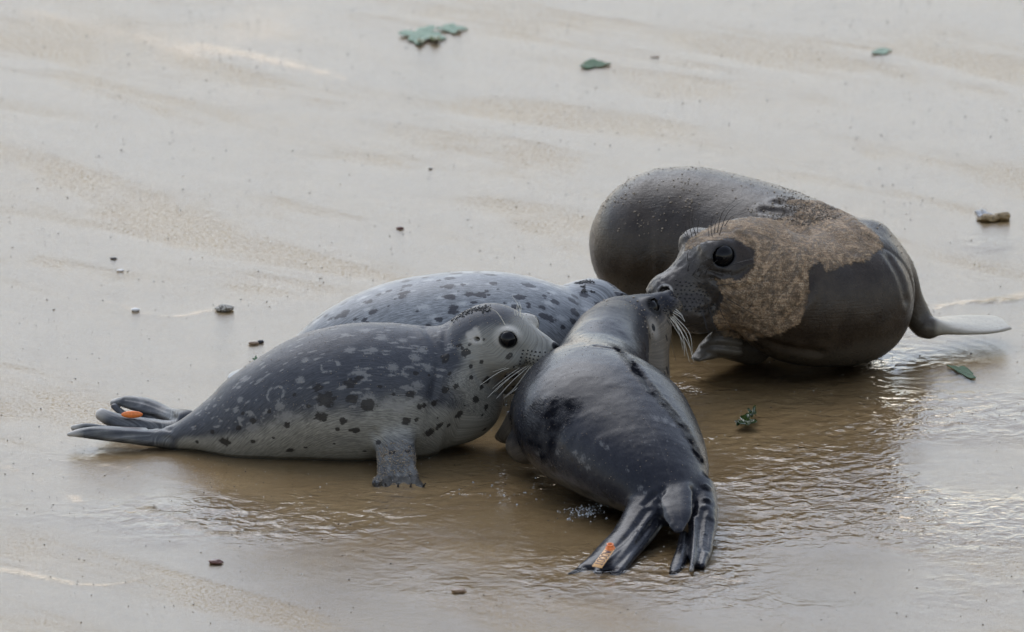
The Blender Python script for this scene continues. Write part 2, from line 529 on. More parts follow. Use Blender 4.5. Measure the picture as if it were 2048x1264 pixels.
def zat(py, y):
    lo, hi = -0.5, 1.0
    for _ in range(40):
        m = (lo + hi) / 2; q = np.array([0, y, m]) - CAM
        v = 632 - (q @ UPV) / (q @ FWD) / K
        if v > py: lo = m
        else: hi = m
    return m
def harbor_head(c, R, s=1.0, sunk=0.0):
    W = lambda x, y, z: c + R @ (np.array([x, y, z]) * s)
    E = lambda p, r, k, sub=False, RR=R: Ell(W(*p), np.array(r) * s, RR, k * s, sub)
    pr = [E((-.004, 0, -.004), (.072, .062, .056), .04), E((-.03, 0, -.02), (.07, .062, .06), .04),
          E((.028, 0, .004), (.056, .042, .036), .03),
          E((.072, 0, -.006), (.052, .028, .026), .03),
          E((.02, .028, -.03), (.055, .036, .032), .03), E((.02, -.028, -.03), (.055, .036, .032), .03),
          E((.100, .015, -.022), (.029, .021, .020), .014), E((.100, -.015, -.022), (.029, .021, .020), .014),
          E((.122, 0, -.004), (.013, .012, .010), .010),
          E((.082, 0, -.043), (.036, .020, .013), .010)]
    for sy in (1, -1):
        pr += [E((.046, sy * .041, .016), (.023, .017, .020), .014)]
        pr += [E((.050, sy * (.0495 - sunk), .015), (.0172, .0172, .0160), .003, True)]
        pr += [E((-.010, sy * .063, .010), (.006, .010, .004), .006, True)]
        pr += [E((.133, sy * .0055, -.001), (.004, .0022, .0045), .003, True)]
    # mouth line
    for sy in (1, -1):
        pts = [W(.122, sy * .006, -.036), W(.10, sy * .028, -.042), W(.075, sy * .040, -.043), W(.052, sy * .048, -.037)]
        pr.append(Sweep([(*p, .0022 * s, .0022 * s) for p in pts], 10, up=R[:, 2], k=.004 * s, sub=True))
    return pr, W
def seal_finish(root, name, me, mat):
    return link(name, me, mat, root)
def flowof(sw, v):
    i, f = sw.near(v)
    a, b, c, rn, ru, s_ = sw.local(v)
    ang = np.arctan2(b, a)
    t = sw.t[i]
    return np.stack([s_, np.abs(np.arctan2(a, b)) * (rn + ru) * 0.5, 0 * s_ + (a > 0) * 1.0], 1), b / ru, t
def pits(root, W, R, s=1.0, name='whisker_pits', caster=None, off=(0, 0, 0)):
    pos = []; nor = []
    for sy in (1, -1):
        for r_ in range(5):
            for c_ in range(7):
                x = .126 - c_ * .0085 - r_ * .001; z = -.008 - r_ * .0068
                q = W(x, sy * .055, z); d = R @ np.array([0, -sy, 0.0])
                h = caster.b.ray_cast(Vector(q), Vector(d), 0.07 * s)
                if h[0] is None: continue
                pos.append(np.array(h[0])); nor.append(np.array(h[1]))
    me = lumps(name, np.array(pos), np.array(nor) * 0, .0018 * s, 3, 0.9)
    return setp(link(name, me, M_INK, root), kind='stuff')

# ================================================================== A: speckled pup, side on
def grad_tone(b, n, lo=-.25, hi=.35): return sstep(hi, lo, b)
PXA = lambda l, ox, oy, k: [(ox + x / k, oy + y / k, *r) for x, y, *r in l]
def build_left():
    y0 = -1.0
    def R_(px, py, y, a, b): return (*P(px, py, y=y), a / 1017, b / 1017)
    torso = [R_(325, 883, -.98, 14, 12), R_(355, 873, -.99, 30, 26), R_(400, 861, -1.0, 52, 44), R_(463, 847, -1.0, 88, 80), R_(540, 822, -1.0, 118, 107),
             R_(615, 800, -1.0, 142, 128), R_(690, 788, -1.0, 155, 140), R_(770, 785, -.99, 152, 141), R_(840, 788, -.98, 138, 132), R_(892, 792, -.98, 108, 112), R_(925,800,-.98,80,80)]
    sw = Sweep(torso, 110, k=.05)
    neck = [R_(860, 790, -.98, 105, 105), R_(905, 745, -.985, 100, 94), R_(948, 706, -.99, 80, 74), R_(985, 675, -.995, 62, 58)]
    nk = Sweep(neck, 50, up=(-.6, 0, .8), k=.07)
    hc = P(995, 668, y=-1.0)
    R = frame((.875, -.46, -.055), roll=0.10)
    hp, W = harbor_head(hc, R, 1.02)
    pr = [sw, nk] + hp
    def SW(l, n=20, up=(0, 0, 1), k=.02, sub=False): return Sweep([R_(*x) for x in l], n, up, k, sub)
    # fore flipper standing in the water
    limb = SW([(765, 820, -1.02, 40, 30), (783, 862, -1.10, 42, 30), (792, 905, -1.155, 40, 24), (793, 935, -1.19, 38, 18), (796, 958, -1.215, 42, 12)], 20, up=(0, -1, .3), k=.035)
    pr.append(limb)
    toes = [((768, 948), (752, 962)), ((780, 955), (772, 972)), ((796, 958), (796, 977)), ((812, 958), (820, 979)), ((824, 956), (845, 975))]
    for (a, b) in toes:
        pr.append(SW([(a[0], a[1] + 5, -1.215, 13, 9), ((a[0] + b[0]) / 2, (a[1] + b[1]) / 2 + 4, -1.24, 12, 8), (b[0], b[1] + 5, -1.27, 8, 6)], 8, k=.012))
    # far fore flipper under the chest
    pr.append(SW([(900, 850, -.88, 36, 24), (925, 890, -.84, 34, 16), (950, 905, -.83, 30, 9)], 12, k=.03))
    # hind flippers, curled lobes
    pr += [SW([(350, 874, -.99, 26, 24), (300, 876, -1.0, 24, 16), (250, 871, -1.01, 24, 15), (200, 866, -1.01, 20, 14), (160, 866, -1.01, 12, 9), (137, 869, -1.01, 5, 4)], 24, k=.015),
           SW([(290, 862, -.985, 10, 6), (220, 858, -.98, 9, 6), (175, 853, -.98, 8, 7), (147, 856, -.98, 6, 6)], 16, k=.006),
           SW([(352, 862, -.95, 20, 20), (310, 852, -.93, 24, 13), (265, 847, -.92, 26, 14), (225, 839, -.91, 22, 14), (203, 829, -.905, 16, 12)], 24, k=.014),
           SW([(375, 843, -.93, 26, 24), (335, 827, -.86, 22, 14), (292, 812, -.82, 26, 15), (255, 803, -.80, 22, 12), (228, 805, -.79, 13, 7)], 24, k=.012),
           SW([(320, 841, -.86, 10, 6), (280, 836, -.84, 11, 6), (245, 826, -.83, 10, 5), (228, 812, -.82, 9, 5)], 18, k=.005)]
    # creases between the toes of the hind flippers
    pr += [SW([(310, 824, -.90, 2, 2), (275, 812, -.87, 2, 2), (245, 808, -.84, 2, 2)], 10, k=.004, sub=True),
           SW([(300, 872, -1.03, 2, 2), (240, 866, -1.04, 3, 3), (180, 866, -1.035, 2, 2)], 10, k=.006, sub=True)]
    # skin fold where neck meets shoulder
    me, v, n = sculpt('body', pr, .0034, (-1.0, -1.36, -.06), (.2, -.72, .36),
                      fine=[(W(.04, -.01, 0), .125, 1)])
    # fields
    flw, b, t = flowof(sw, v)
    flw2, b2, t2 = flowof(nk, v)
    proj = ((v - P(868, 740, y=-1)) @ nrm(P(930, 690, y=-1) - P(868, 790, y=-1)))
    wn = sstep(-.03, .05, proj)[:, None]
    bb = b * (1 - wn[:, 0]) + wn[:, 0] * np.clip((v - hc) @ nrm((-.45, 0, .9)) / .07 + .12, -1, 1)
    fl = flw * (1 - wn) + wn * np.stack([flw2[:, 0] * .6, flw2[:, 1], flw2[:, 2]], 1)
    lo = fbm(v * 9, 3)
    tone = sstep(.42, -.30, bb + .22 * lo)
    hl = (v - hc) @ R / 1.02          # head-local coordinates
    inh = sstep(.13, .095, np.linalg.norm(hl - [.03, 0, 0], axis=1))
    ht = .80 - .75 * sstep(.005, .06, hl[:, 2] - .35 * np.maximum(hl[:, 0], 0) + .05 * sstep(0, -.08, hl[:, 0])) + .25 * sstep(.03, .1, hl[:, 0])
    tone = tone * (1 - inh) + inh * ht
    flip = sstep(P(372, 860, y=-1)[0], P(335, 860, y=-1)[0], v[:, 0])
    tone = np.maximum(tone * (1 - flip), flip * (.38 + .2 * lo))
    low = sstep(.085, .04, v[:, 2]) * sstep(-1.10, -1.16, v[:, 1])
    tone = tone * (1 - low) + low * .45
    cs = Caster(me, v)
    tang = nrm((1, 0, .1))
    SP = [(178 + 522, 767, 15)]
    SP = []
    for x, y, r in [(1525,545,24),(1355,565,20),(1400,625,36),(1370,720,25),(1490,740,17),(1190,762,15),(1015,740,15),(940,775,12),(1015,850,12),(870,850,24),(1210,895,17),(1455,785,10),(1555,790,15),(1525,790,9),(1620,655,28),(1535,625,22),(1570,515,16),(1840,600,20),(1820,740,18),(1890,665,12),(1915,660,10),(1870,735,10),(1940,800,24),(1990,765,14),(1670,850,13),(1740,905,13),(1830,900,11),(2020,400,18),(2025,575,16),(1870,490,12),(1305,660,11),(1410,660,11),(1750,600,9),(1680,560,9),(1230,600,9),(1100,690,9),(960,700,9),(800,800,11),(720,850,9),(1290,880,8),(1600,900,8),(1440,860,7),(1120,830,8)]:
        SP.append((120 + x / 2.626, 560 + y / 2.626, r / 2.626, 1.25))
    for x, y, r, e in [(170,800,17,1),(238,775,17,1),(195,690,12,1.4),(340,715,14,1),(443,735,28,1),(410,780,17,1),(370,860,25,1),(440,912,18,1),(260,965,25,1),(415,965,8,1),(95,885,19,1),(25,905,18,1),(130,1038,15,1.7),(60,1085,24,1.9),(190,1035,13,1),(170,600,17,2),(260,500,15,1),(305,550,27,1),(330,495,12,1),(280,520,11,1),(408,610,14,1),(340,640,14,1),(425,462,11,1),(600,570,18,1.4),(215,1190,17,1),(430,1060,14,1),(330,1140,11,1),(300,900,7,1),(350,1000,7,1),(120,980,8,1),(60,700,10,1)]:
        SP.append((840 + x / 3.327, 540 + y / 3.327, r / 3.327, e))
    spots = []
    for px, py, r, e in SP:
        h = cs.hit(px, py)
        if h is None: continue
        i = np.argmin(((v - h[0]) ** 2).sum(1))
        spots.append((h[0], r / 1017 * 1.05, e * 1.15, t[i] if px < 860 else t2[i]))
    rs = np.random.RandomState(5)
    far = np.nonzero((n[:, 1] > .25) & (v[:, 2] > .02) & (flip < .1))[0]
    for i in rs.choice(far, 70): spots.append((v[i], .006 + .012 * rs.rand(), 1.3, t[i]))
    spot = spotfield(v, spots, None)
    # pale flecks and rings on the dark back
    rings = []; fk = np.full(len(v), 3.0)
    for px, py, r, ring in [(659,732,13,1),(713,755,13,1),(550,788,15,1),(810,790,17,1),(735,800,14,0),(640,640+175,9,0),(495,840,15,1),(505,853,12,0),(540,838,15,1),(575,833,12,0),(560,812,9,0),(700,700,8,0),(720,745,9,0),(745,700,8,0),(785,735,9,0),(820,745,12,1),(830,715,9,0),(800,815,13,0),(775,808,11,0),(650,655,6,0),(600,760,7,0),(610,720,6,0),(730,660,9,0),(765,675,9,0),(690,670,7,0),(805,680,7,0),(845,700,8,0),(855,735,9,0),(520,760,5,0),(480,800,6,0),(690,835,8,0),(650,800,8,0),(835,770,9,0)]:
        h = cs.hit(px, py)
        if h is None: continue
        i = np.argmin(((v - h[0]) ** 2).sum(1))
        f_ = spotfield(v, [(h[0], r / 1017, 1.35, t[i])], None)
        if ring: f_ = np.where(f_ < 3, np.abs(f_ - 1.0) / .26 + .55 + .75 * vnoise(v * 110, 3), 3)
        fk = np.minimum(fk, f_)
    top = np.nonzero((bb > .05) & (flip < .05) & (inh < .2))[0]
    fk = np.minimum(fk, spotfield(v, [(v[i], .0014 + .0020 * rs.rand(), 3.6, t[i]) for i in rs.choice(top, 330)], None))
    ink = np.full(len(v), 3.0)
    def ball(c_, r_):
        nonlocal ink
        ink = np.minimum(ink, np.linalg.norm((v - c_) / np.asarray(r_) if np.ndim(r_) == 0 else (((v - c_) @ R) / np.asarray(r_)), axis=1))
    for sy in (1, -1):
        ball(W(-.010, sy * .060, .010), (.0055, .010, .0032))
        ball(W(.050, sy * .0495, .015), (.0192, .0192, .0180))
        ball(W(.134, sy * .0055, -.001), (.005, .0035, .0055))
    ball(W(.131, 0, .001), (.0105, .0125, .0085))
    for sy in (1, -1):
        for q in ((.118, .010, -.037), (.112, .018, -.039), (.10, .028, -.042), (.09, .034, -.043), (.08, .038, -.043), (.07, .042, -.042), (.06, .046, -.04)):
            ball(W(q[0], sy * q[1], q[2]), .0036)
    pale = np.zeros(len(v))
    for sy in (1, -1):
        dd = np.linalg.norm((hl - [-.016, sy * .058, .012]) / [.021, .02, .017], axis=1); pale = np.maximum(pale, .55 * sstep(1.15, .7, dd + .3 * fbm(v * 70, 9)))
        dd = np.linalg.norm((hl - [.050, sy * .0495, .020]) / [.030, .03, .024], axis=1); pale = np.maximum(pale, .35 * sstep(1.2, .8, dd))
    tip = sstep(P(165, 0, y=-1)[0], P(140, 0, y=-1)[0], v[:, 0]); pale = np.maximum(pale, .6 * tip)
    c1 = P(196, 828, y=-.905); pale = np.maximum(pale, .7 * sstep(.035, .006, np.linalg.norm(v - c1, axis=1)))
    c1 = P(230, 808, y=-.79); pale = np.maximum(pale, .6 * sstep(.022, .004, np.linalg.norm(v - c1, axis=1)))
    v += n * (fbm(v * 22, 5, 2) * .0012 * (1 - inh))[:, None]
    v = crease(v, n, cs, [[(848, 655), (870, 690), (878, 730), (866, 790)], [(908, 630), (893, 662), (888, 705)], [(775, 928), (765, 958)], [(788, 930), (786, 968)], [(803, 930), (808, 970)], [(817, 928), (830, 966)], [(748, 862), (764, 895), (760, 925)]], .0026, .007)
    v = crease(v, n, cs, [[(352, 836), (300, 817), (248, 806)], [(345, 828), (290, 806), (250, 799)], [(340, 860), (290, 849), (230, 842)], [(340, 877), (270, 872), (180, 867)], [(1000, 790), (960, 760), (945, 730)]], .0020, .0055)
    me.vertices.foreach_set('co', v.astype(np.float32).ravel())
    for k_, a_ in dict(tone=tone, spot=spot, fleck=fk, ink=ink, pale=pale, flow=fl, ruff=np.zeros(len(v)), soft=inh, wet=.25 + .5 * np.maximum(flip, low)).items(): attr(me, k_, a_)
    root = empty('harbor_seal', P(640, 900, y=-1.0) * [1, 1, 0], 'grey speckled harbor seal pup seen side on at left, pale spotted throat, face turned right', 'seal', 'harbor seal pups huddled on the wet sand')
    mat = coat_material('grey_speckled_coat', (.048, .051, .059), (.22, .215, .19), (.015, .013, .012), (.27, .265, .25), rough=.46, bumpd=.0011)
    link('body', me, mat, root)
    for sy in (1, -1):
        link('eye', ball_mesh('eye', W(.0482, sy * .047, .015), .0178, R), M_EYE, root)
    pits(root, W, R, 1.02, caster=cs)
    for pix, dy in [([(1056, 728), (1005, 741), (960, 770)], -.05), ([(1050, 729), (985, 744)], -.03), ([(1051, 730), (985, 777)], -.06), ([(1056, 732), (990, 783)], -.06),
                    ([(1060, 731), (1025, 762), (993, 797)], -.06), ([(1064, 731), (1040, 770), (1006, 797)], -.05), ([(1067, 730), (1050, 762), (1029, 781)], -.04), ([(1072, 729), (1064, 755), (1040, 775)], -.04),
                    ([(1078, 727), (1072, 752), (1050, 775)], -.04), ([(1084, 724), (1083, 742), (1068, 781)], -.04), ([(1090, 722), (1090, 745), (1064, 772)], -.04), ([(1053, 733), (1008, 764), (975, 795)], -.05),
                    ([(1094, 718), (1100, 730), (1096, 748)], -.02), ([(1098, 714), (1110, 722), (1112, 736)], -.02), ([(1097, 710), (1112, 712), (1118, 720)], -.02), ([(1062, 732), (1030, 775), (1014, 790)], -.05),
                    ([(1044, 636), (1037, 612), (1024, 592)], .01), ([(1036, 632), (1034, 615), (1036, 604)], .01), ([(1040, 634), (1042, 616), (1038, 603)], .01), ([(1032, 632), (1027, 616)], .0), ([(1046, 640), (1048, 630)], .0),
                    ([(1012, 650), (995, 626), (976, 614)], -.02)]:
        whisker(root, cs, pix, dy, M_PALE_WHISKER, .0009 if len(pix) > 2 else .0007)
    # wet sand clinging to the crown
    pos = []; nor = []
    for k_ in range(260):
        u_ = rs.rand(); px = 903 + u_ * 78; py = 640 - 24 * math.sin(min(u_ * 1.25, 1) * 1.57) + 3 * rs.randn() + 1
        h = cs.hit(px, py)
        if h: pos.append(h[0]); nor.append(h[1])
    o = link('clinging_sand', lumps('clinging_sand', np.array(pos), np.array(nor), .0007 + .0016 * rs.rand(len(pos)) ** 2, 4), M_DKGRAIN, root); setp(o, kind='stuff')
    ids = rs.choice(np.nonzero((n[:, 2] > .1) & (v[:, 2] > .05))[0], 900)
    o = link('stuck_sand', lumps('stuck_sand', v[ids], n[ids], .0004 + .0006 * rs.rand(900), 6), M_GRAIN, root); setp(o, kind='stuff')
    foot = np.nonzero((v[:, 2] < .075) & (v[:, 2] > 0) & (v[:, 1] < -1.16) & (n[:, 1] < .2))[0]; ids = rs.choice(foot, 700)
    o = link('stuck_sand', lumps('stuck_sand', v[ids], n[ids], .0005 + .0012 * rs.rand(700) ** 2, 8, jit=.002), M_GRAIN, root); setp(o, kind='stuff')
    # orange tag between the hind toes
    tg = ball_mesh('flipper_tag', P(264, 829, y=-.93), (.022, .006, .0075), None, 16)
    link('flipper_tag', tg, M_TAG, root)
    # claws of the fore flipper
    for (a, b_) in toes:
        p0, p1 = P(b_[0], b_[1] + 1, y=-1.262), P(b_[0] + (b_[0] - a[0]) * .35, b_[1] + 5, y=-1.285); p1[2] = max(p1[2], .002)
        vv, ff = tube_mesh([p0, (p0 + p1) / 2 + [0, 0, .002], p1], .0032, .0008, 6, 6); link('claw', mesh_from('claw', vv, ff), M_CLAW, root)
    return root

# ================================================================== B: pale spotted pup lying behind
def build_back():
    yb = -.58
    def q(px, z, w, h, y=yb): return (xat(px, y, z), y, z, w, h)
    sw = Sweep([q(545, .035, .03, .03), q(600, .055, .06, .05), q(680, .085, .10, .085), q(780, .108, .13, .11), q(880, .118, .145, .121), q(980, .120, .15, .123),
                q(1060, .115, .14, .115), q(1110, .108, .115, .102), q(1140, .10, .09, .09)], 90, k=.05)
    nk = Sweep([q(1075, .115, .085, .085), q(1120, .132, .075, .07, -.55), q(1160, .150, .062, .056, -.52), q(1185, .158, .052, .048, -.50)], 16, k=.03)
    hc = np.array([xat(1186, -.50, .158), -.50, .158])
    R = frame((.80, .58, -.12))
    hp, W = harbor_head(hc, R, .88)
    pr = [sw, nk] + hp
    for dy in (-.05, .05):
        pr.append(Sweep([q(575, .04, .03, .025, yb + dy * .3), q(520, .03, .035, .014, yb + dy), q(465, .012, .03, .008, yb + dy * 1.3)], 12, k=.02))
    me, v, n = sculpt('body', pr, .0044, (-.62, -.86, -.05), (.36, -.30, .30))
    fl, b, t = flowof(sw, v)
    tone = sstep(.9, -.5, b + .25 * fbm(v * 8, 5)) * .6 + .38
    rs = np.random.RandomState(9)
    ok = np.nonzero(v[:, 2] > 0)[0]
    spots = []; fk = []
    for i in rs.choice(ok, 520):
        r_ = .0022 + .0070 * rs.rand() ** 1.8
        spots.append((v[i], r_, 1.3 + rs.rand() * .8, t[i]))
        if rs.rand() < .6:
            fk.append((v[i] + t[i] * (r_ * 1.4) * rs.choice((-1, 1)) + rs.randn(3) * .004, r_ * .65, 2.2, t[i]))
    for i in rs.choice(ok, 180): fk.append((v[i], .003 + .004 * rs.rand(), 2.4, t[i]))
    spot = spotfield(v, spots, None); fk = spotfield(v, fk, None)
    ink = np.full(len(v), 3.0); pale = np.zeros(len(v))
    hd = sstep(.03, .0, .07 - np.linalg.norm(v - hc, axis=1))
    for k_, a_ in dict(tone=tone, spot=spot, fleck=fk, ink=ink, pale=pale, flow=fl, ruff=0 * tone, soft=0 * tone, wet=0 * tone + .4).items(): attr(me, k_, a_)
    root = empty('harbor_seal', np.array([hc[0] - .25, yb, 0]), 'pale harbor seal pup with dark blotches lying behind the other pups, its face hidden', 'seal', 'harbor seal pups huddled on the wet sand')
    mat = coat_material('pale_blotched_coat', (.17, .178, .185), (.31, .318, .318), (.034, .033, .038), (.50, .50, .48), rough=.40, bumpd=.0011)
    link('body', me, mat, root)
    for sy in (1, -1): link('eye', ball_mesh('eye', W(.0485, sy * .047, .015), .0165 * .88, R), M_EYE, root)
    cs = Caster(me, v)
    pos = []; nor = []
    for cx, cy, sx, sy_, m in [(1172, 563, 9, 2, 70), (1160, 566, 8, 2, 40), (1166, 573, 4, 2, 30), (1168, 581, 4, 3, 40), (1183, 583, 5, 1.5, 12), (1150, 566, 3, 1, 8)]:
        for _ in range(m):
            h = cs.hit(cx + rs.randn() * sx * .6, cy + rs.randn() * sy_ * .6)
            if h: pos.append(h[0]); nor.append(h[1])
    o = link('clinging_sand', lumps('clinging_sand', np.array(pos), np.array(nor), .0008 + .0012 * rs.rand(len(pos)), 14), M_DKGRAIN, root); setp(o, kind='stuff')
    for pix, dy in [([(1193, 556), (1198, 547), (1205, 542)], .0), ([(1144, 563), (1130, 556), (1120, 554)], .0), ([(1218, 575), (1226, 572), (1233, 574)], .02), ([(1221, 580), (1230, 578), (1240, 580)], .02), ([(1222, 583), (1232, 583), (1242, 585)], .02)]:
        whisker(root, cs, pix, dy, M_PALE_WHISKER, .0005)
    return root

# ================================================================== C: dark wet pup seen from behind
def build_dark():
    T = [(.315, -1.67, .052, .040, .030), (.302, -1.60, .068, .082, .060), (.268, -1.50, .088, .126, .090), (.222, -1.38, .106, .160, .116), (.180, -1.27, .120, .176, .130), (.154, -1.15, .126, .148, .126),
         (.165, -1.04, .126, .100, .104), (.176, -.95, .136, .072, .086), (.185, -.88, .146, .060, .072)]
    sw = Sweep(T, 150, k=.05)
    nk = Sweep([(.172, -1.02, .130, .082, .094), (.190, -.90, .164, .074, .082), (.205, -.80, .172, .068, .074), (.212, -.745, .164, .060, .060)], 60, k=.10)
    hc = np.array([.222, -.695, .161])
    R = frame((.66, .60, .36), roll=-.25)
    hp, W = harbor_head(hc, R, 1.08, .006)
    pr = [sw, nk] + hp
    pr.append(Ell((.183, -.965, .170), (.068, .080, .056), None, .06))
    pr += [Ell(W(-.014, 0, .004), np.array((.066, .073, .062)), R, .03), Ell(W(-.045, 0, -.012), np.array((.05, .072, .062)), R, .04)]
    # throat hanging below the jaw on the right
    pr.append(Sweep([(.255, -.70, .13, .055, .06), (.262, -.75, .08, .055, .06), (.255, -.80, .03, .06, .05)], 12, k=.05))
    # fore flippers
    pr.append(Sweep([(*P(1150, 800, y=-1.05), .060, .060), (*P(1105, 835, y=-1.12), .082, .075), (*P(1072, 872, y=-1.16), .070, .055), (*P(1045, 893, y=-1.17), .045, .032)], 30, k=.06))
    pr.append(Sweep([(.06, -1.06, .10, .05, .05), (.02, -1.04, .055, .04, .035), (.0, -1.0, .02, .035, .016), (.01, -.94, .01, .03, .010)], 16, k=.05))
    pr.append(Sweep([(.22, -1.05, .06, .04, .04), (.25, -1.0, .025, .035, .02), (.28, -.96, .01, .03, .010)], 14, k=.04))
    # tail
    def R_(px, py, y, a, b): return (*P(px, py, y=y), a / 1045, b / 1045)
    pr.append(Sweep([R_(1352, 950, -1.58, 30, 20), R_(1353, 995, -1.68, 32, 11), R_(1354, 1033, -1.745, 29, 9), R_(1357, 1062, -1.79, 10, 5)], 18, k=.010))
    # hind flippers
    pr += [Sweep([R_(1308, 985, -1.58, 44, 38), R_(1290, 1030, -1.66, 44, 34), R_(1266, 1070, -1.73, 44, 27), R_(1234, 1105, -1.81, 46, 17), R_(1205, 1138, -1.89, 48, 9)], 40, k=.02),
           Sweep([R_(1275, 1035, -1.68, 18, 18), R_(1238, 1080, -1.76, 13, 13), R_(1195, 1118, -1.84, 11, 9), R_(1160, 1140, -1.89, 10, 6), R_(1138, 1148, -1.92, 4, 3)], 24, k=.014),
           Sweep([R_(1255, 1085, -1.77, 11, 13), R_(1222, 1120, -1.86, 11, 9), R_(1195, 1145, -1.91, 9, 5)], 16, k=.012),
           Sweep([R_(1275, 1080, -1.77, 12, 14), R_(1250, 1120, -1.86, 12, 9), R_(1230, 1148, -1.92, 10, 5)], 16, k=.012),
           Sweep([R_(1400, 985, -1.58, 34, 36), R_(1408, 1030, -1.66, 30, 32), R_(1404, 1070, -1.73, 27, 26), R_(1396, 1105, -1.81, 22, 17), R_(1398, 1132, -1.88, 12, 6)], 22, k=.02),
           Sweep([R_(1388, 1050, -1.71, 12, 18), R_(1390, 1090, -1.80, 9, 14), R_(1388, 1120, -1.88, 7, 9), R_(1382, 1141, -1.93, 4, 4)], 16, k=.005),
           Sweep([R_(1368, 1075, -1.72, 10, 14), R_(1364, 1105, -1.80, 13, 14), R_(1354, 1132, -1.87, 14, 9), R_(1346, 1148, -1.92, 9, 4)], 16, k=.005),
           Sweep([R_(1418, 1060, -1.72, 10, 16), R_(1414, 1100, -1.81, 9, 12), R_(1404, 1132, -1.89, 7, 6)], 14, k=.006)]
    pr += [Sweep([R_(1335, 975, -1.70, 3, 3), R_(1326, 1000, -1.74, 4, 5), R_(1322, 1030, -1.80, 4, 5)], 10, k=.014, sub=True),
           Sweep([R_(1378, 985, -1.70, 3, 3), R_(1386, 1005, -1.73, 3, 4), R_(1386, 1040, -1.78, 3, 4)], 10, k=.010, sub=True)]
    me, v, n = sculpt('body', pr, .0036, (-.10, -2.02, -.06), (.50, -.48, .36), fine=[(W(.05, 0, 0), .12, 1)])
    fl, b, t = flowof(sw, v)
    a_, b_, c_, rn, ru, s_ = sw.local(v)
    lo = fbm(v * 9, 8)
    hl = (v - hc) @ R / 1.08
    inh = sstep(.14, .10, np.linalg.norm(hl - [.03, 0, 0], axis=1))
    side = sstep(.0, -.8, b + .3 * lo) * sstep(-.84, -.98, v[:, 1])
    tone = .05 + .62 * side * sstep(0, .01, v[:, 2])
    ht = .02 + .95 * sstep(.012, -.03, hl[:, 2] + .002 + .012 * fbm(v * 30, 4)) * sstep(-.06, .02, hl[:, 0])
    tone = tone * (1 - inh) + ht * inh
    thr = sstep(.08, .05, np.linalg.norm((v - [.285, -.75, .09]) * [1.2, .7, .6], axis=1)); tone = np.maximum(tone, thr * .85)
    cs = Caster(me, v); rs = np.random.RandomState(21)
    spots = []; fk = []
    cand = np.nonzero((b < .15) & (v[:, 2] > 0) & (inh < .3))[0]
    for i in rs.choice(cand, 190): spots.append((v[i], .003 + .008 * rs.rand() ** 2, 1.5, t[i]))
    cand = np.nonzero((tone > .5) & (v[:, 0] > .22) & (v[:, 1] > -.9))[0]
    for i in rs.choice(cand, 34): spots.append((v[i], .0025 + .003 * rs.rand(), 1.8, np.array((.15, -.1, -.98))))
    for px, py, r_ in [(1204, 888, 8), (1215, 896, 7), (1165, 918, 13), (1175, 935, 9), (1262, 880, 5), (1290, 885, 4), (1310, 835, 14), (1330, 840, 12), (1345, 850, 9), (1300, 890, 4), (1280, 975, 8), (1290, 985, 6), (1115, 905, 10), (1075, 907, 9), (1150, 905, 8), (1255, 940, 5), (1308, 880, 3), (1271, 830, 4), (1318, 995, 5), (1320, 1010, 6)]:
        h = cs.hit(px, py)
        if h: fk.append((h[0], r_ / 1035, 1.5, nrm((-.4, .9, 0))))
    for i in rs.choice(np.nonzero(b > -.3)[0], 160): fk.append((v[i], .0012 + .0014 * rs.rand(), 2.5, t[i]))
    spot = spotfield(v, spots, None); fk = spotfield(v, fk, None)
    fk = np.where(inh > .4, np.maximum(fk, 1.0), fk) + .35
    ink = np.full(len(v), 3.0); pale = np.zeros(len(v))
    for sy in (1, -1):
        ink = np.minimum(ink, np.linalg.norm((hl - [-.010, sy * .060, .010]) / [.006, .010, .0038], axis=1))
        ink = np.minimum(ink, np.linalg.norm((hl - [.050, sy * .0495, .015]) / .0195, axis=1))
        dd = np.linalg.norm((hl - [-.010, sy * .060, .008]) / [.016, .02, .022], axis=1); pale = np.maximum(pale, .5 * sstep(1.1, .6, dd))
        dd = np.linalg.norm((hl - [.050, sy * .0495, .024]) / [.028, .03, .022], axis=1); pale = np.maximum(pale, .10 * sstep(1.2, .8, dd))
    h = cs.hit(1307, 655)
    if h is not None:
        pale = np.maximum(pale, .30 * sstep(1.2, .3, np.linalg.norm((v - h[0]) / [.016, .02, .034], axis=1))); ink = np.minimum(ink, np.linalg.norm((v - h[0]) / [.0045, .006, .0095], axis=1))
    ink = np.minimum(ink, np.linalg.norm((hl - [.131, 0, .001]) / [.0105, .0125, .0085], axis=1))
    # pale rims of tail and flippers
    for c1, r1 in [(P(1325, 1000, y=-1.72), .018), (P(1388, 1000, y=-1.72), .014), (P(1383, 1141, y=-1.93), .012), (P(1350, 1150, y=-1.92), .010)]:
        pale = np.maximum(pale, .35 * sstep(r1, r1 * .2, np.linalg.norm(v - c1, axis=1)))
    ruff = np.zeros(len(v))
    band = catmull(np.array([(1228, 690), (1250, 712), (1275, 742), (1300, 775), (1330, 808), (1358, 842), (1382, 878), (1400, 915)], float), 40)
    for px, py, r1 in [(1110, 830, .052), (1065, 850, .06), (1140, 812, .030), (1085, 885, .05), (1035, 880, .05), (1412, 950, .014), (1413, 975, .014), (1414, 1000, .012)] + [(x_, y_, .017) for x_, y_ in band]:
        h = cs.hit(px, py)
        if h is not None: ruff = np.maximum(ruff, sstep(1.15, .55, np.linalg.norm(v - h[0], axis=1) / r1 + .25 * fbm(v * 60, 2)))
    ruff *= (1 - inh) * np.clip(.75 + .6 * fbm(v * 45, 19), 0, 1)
    flip = sstep(-1.66, -1.72, v[:, 1]); tone = tone * (1 - flip) + flip * (.12 + .12 * lo)
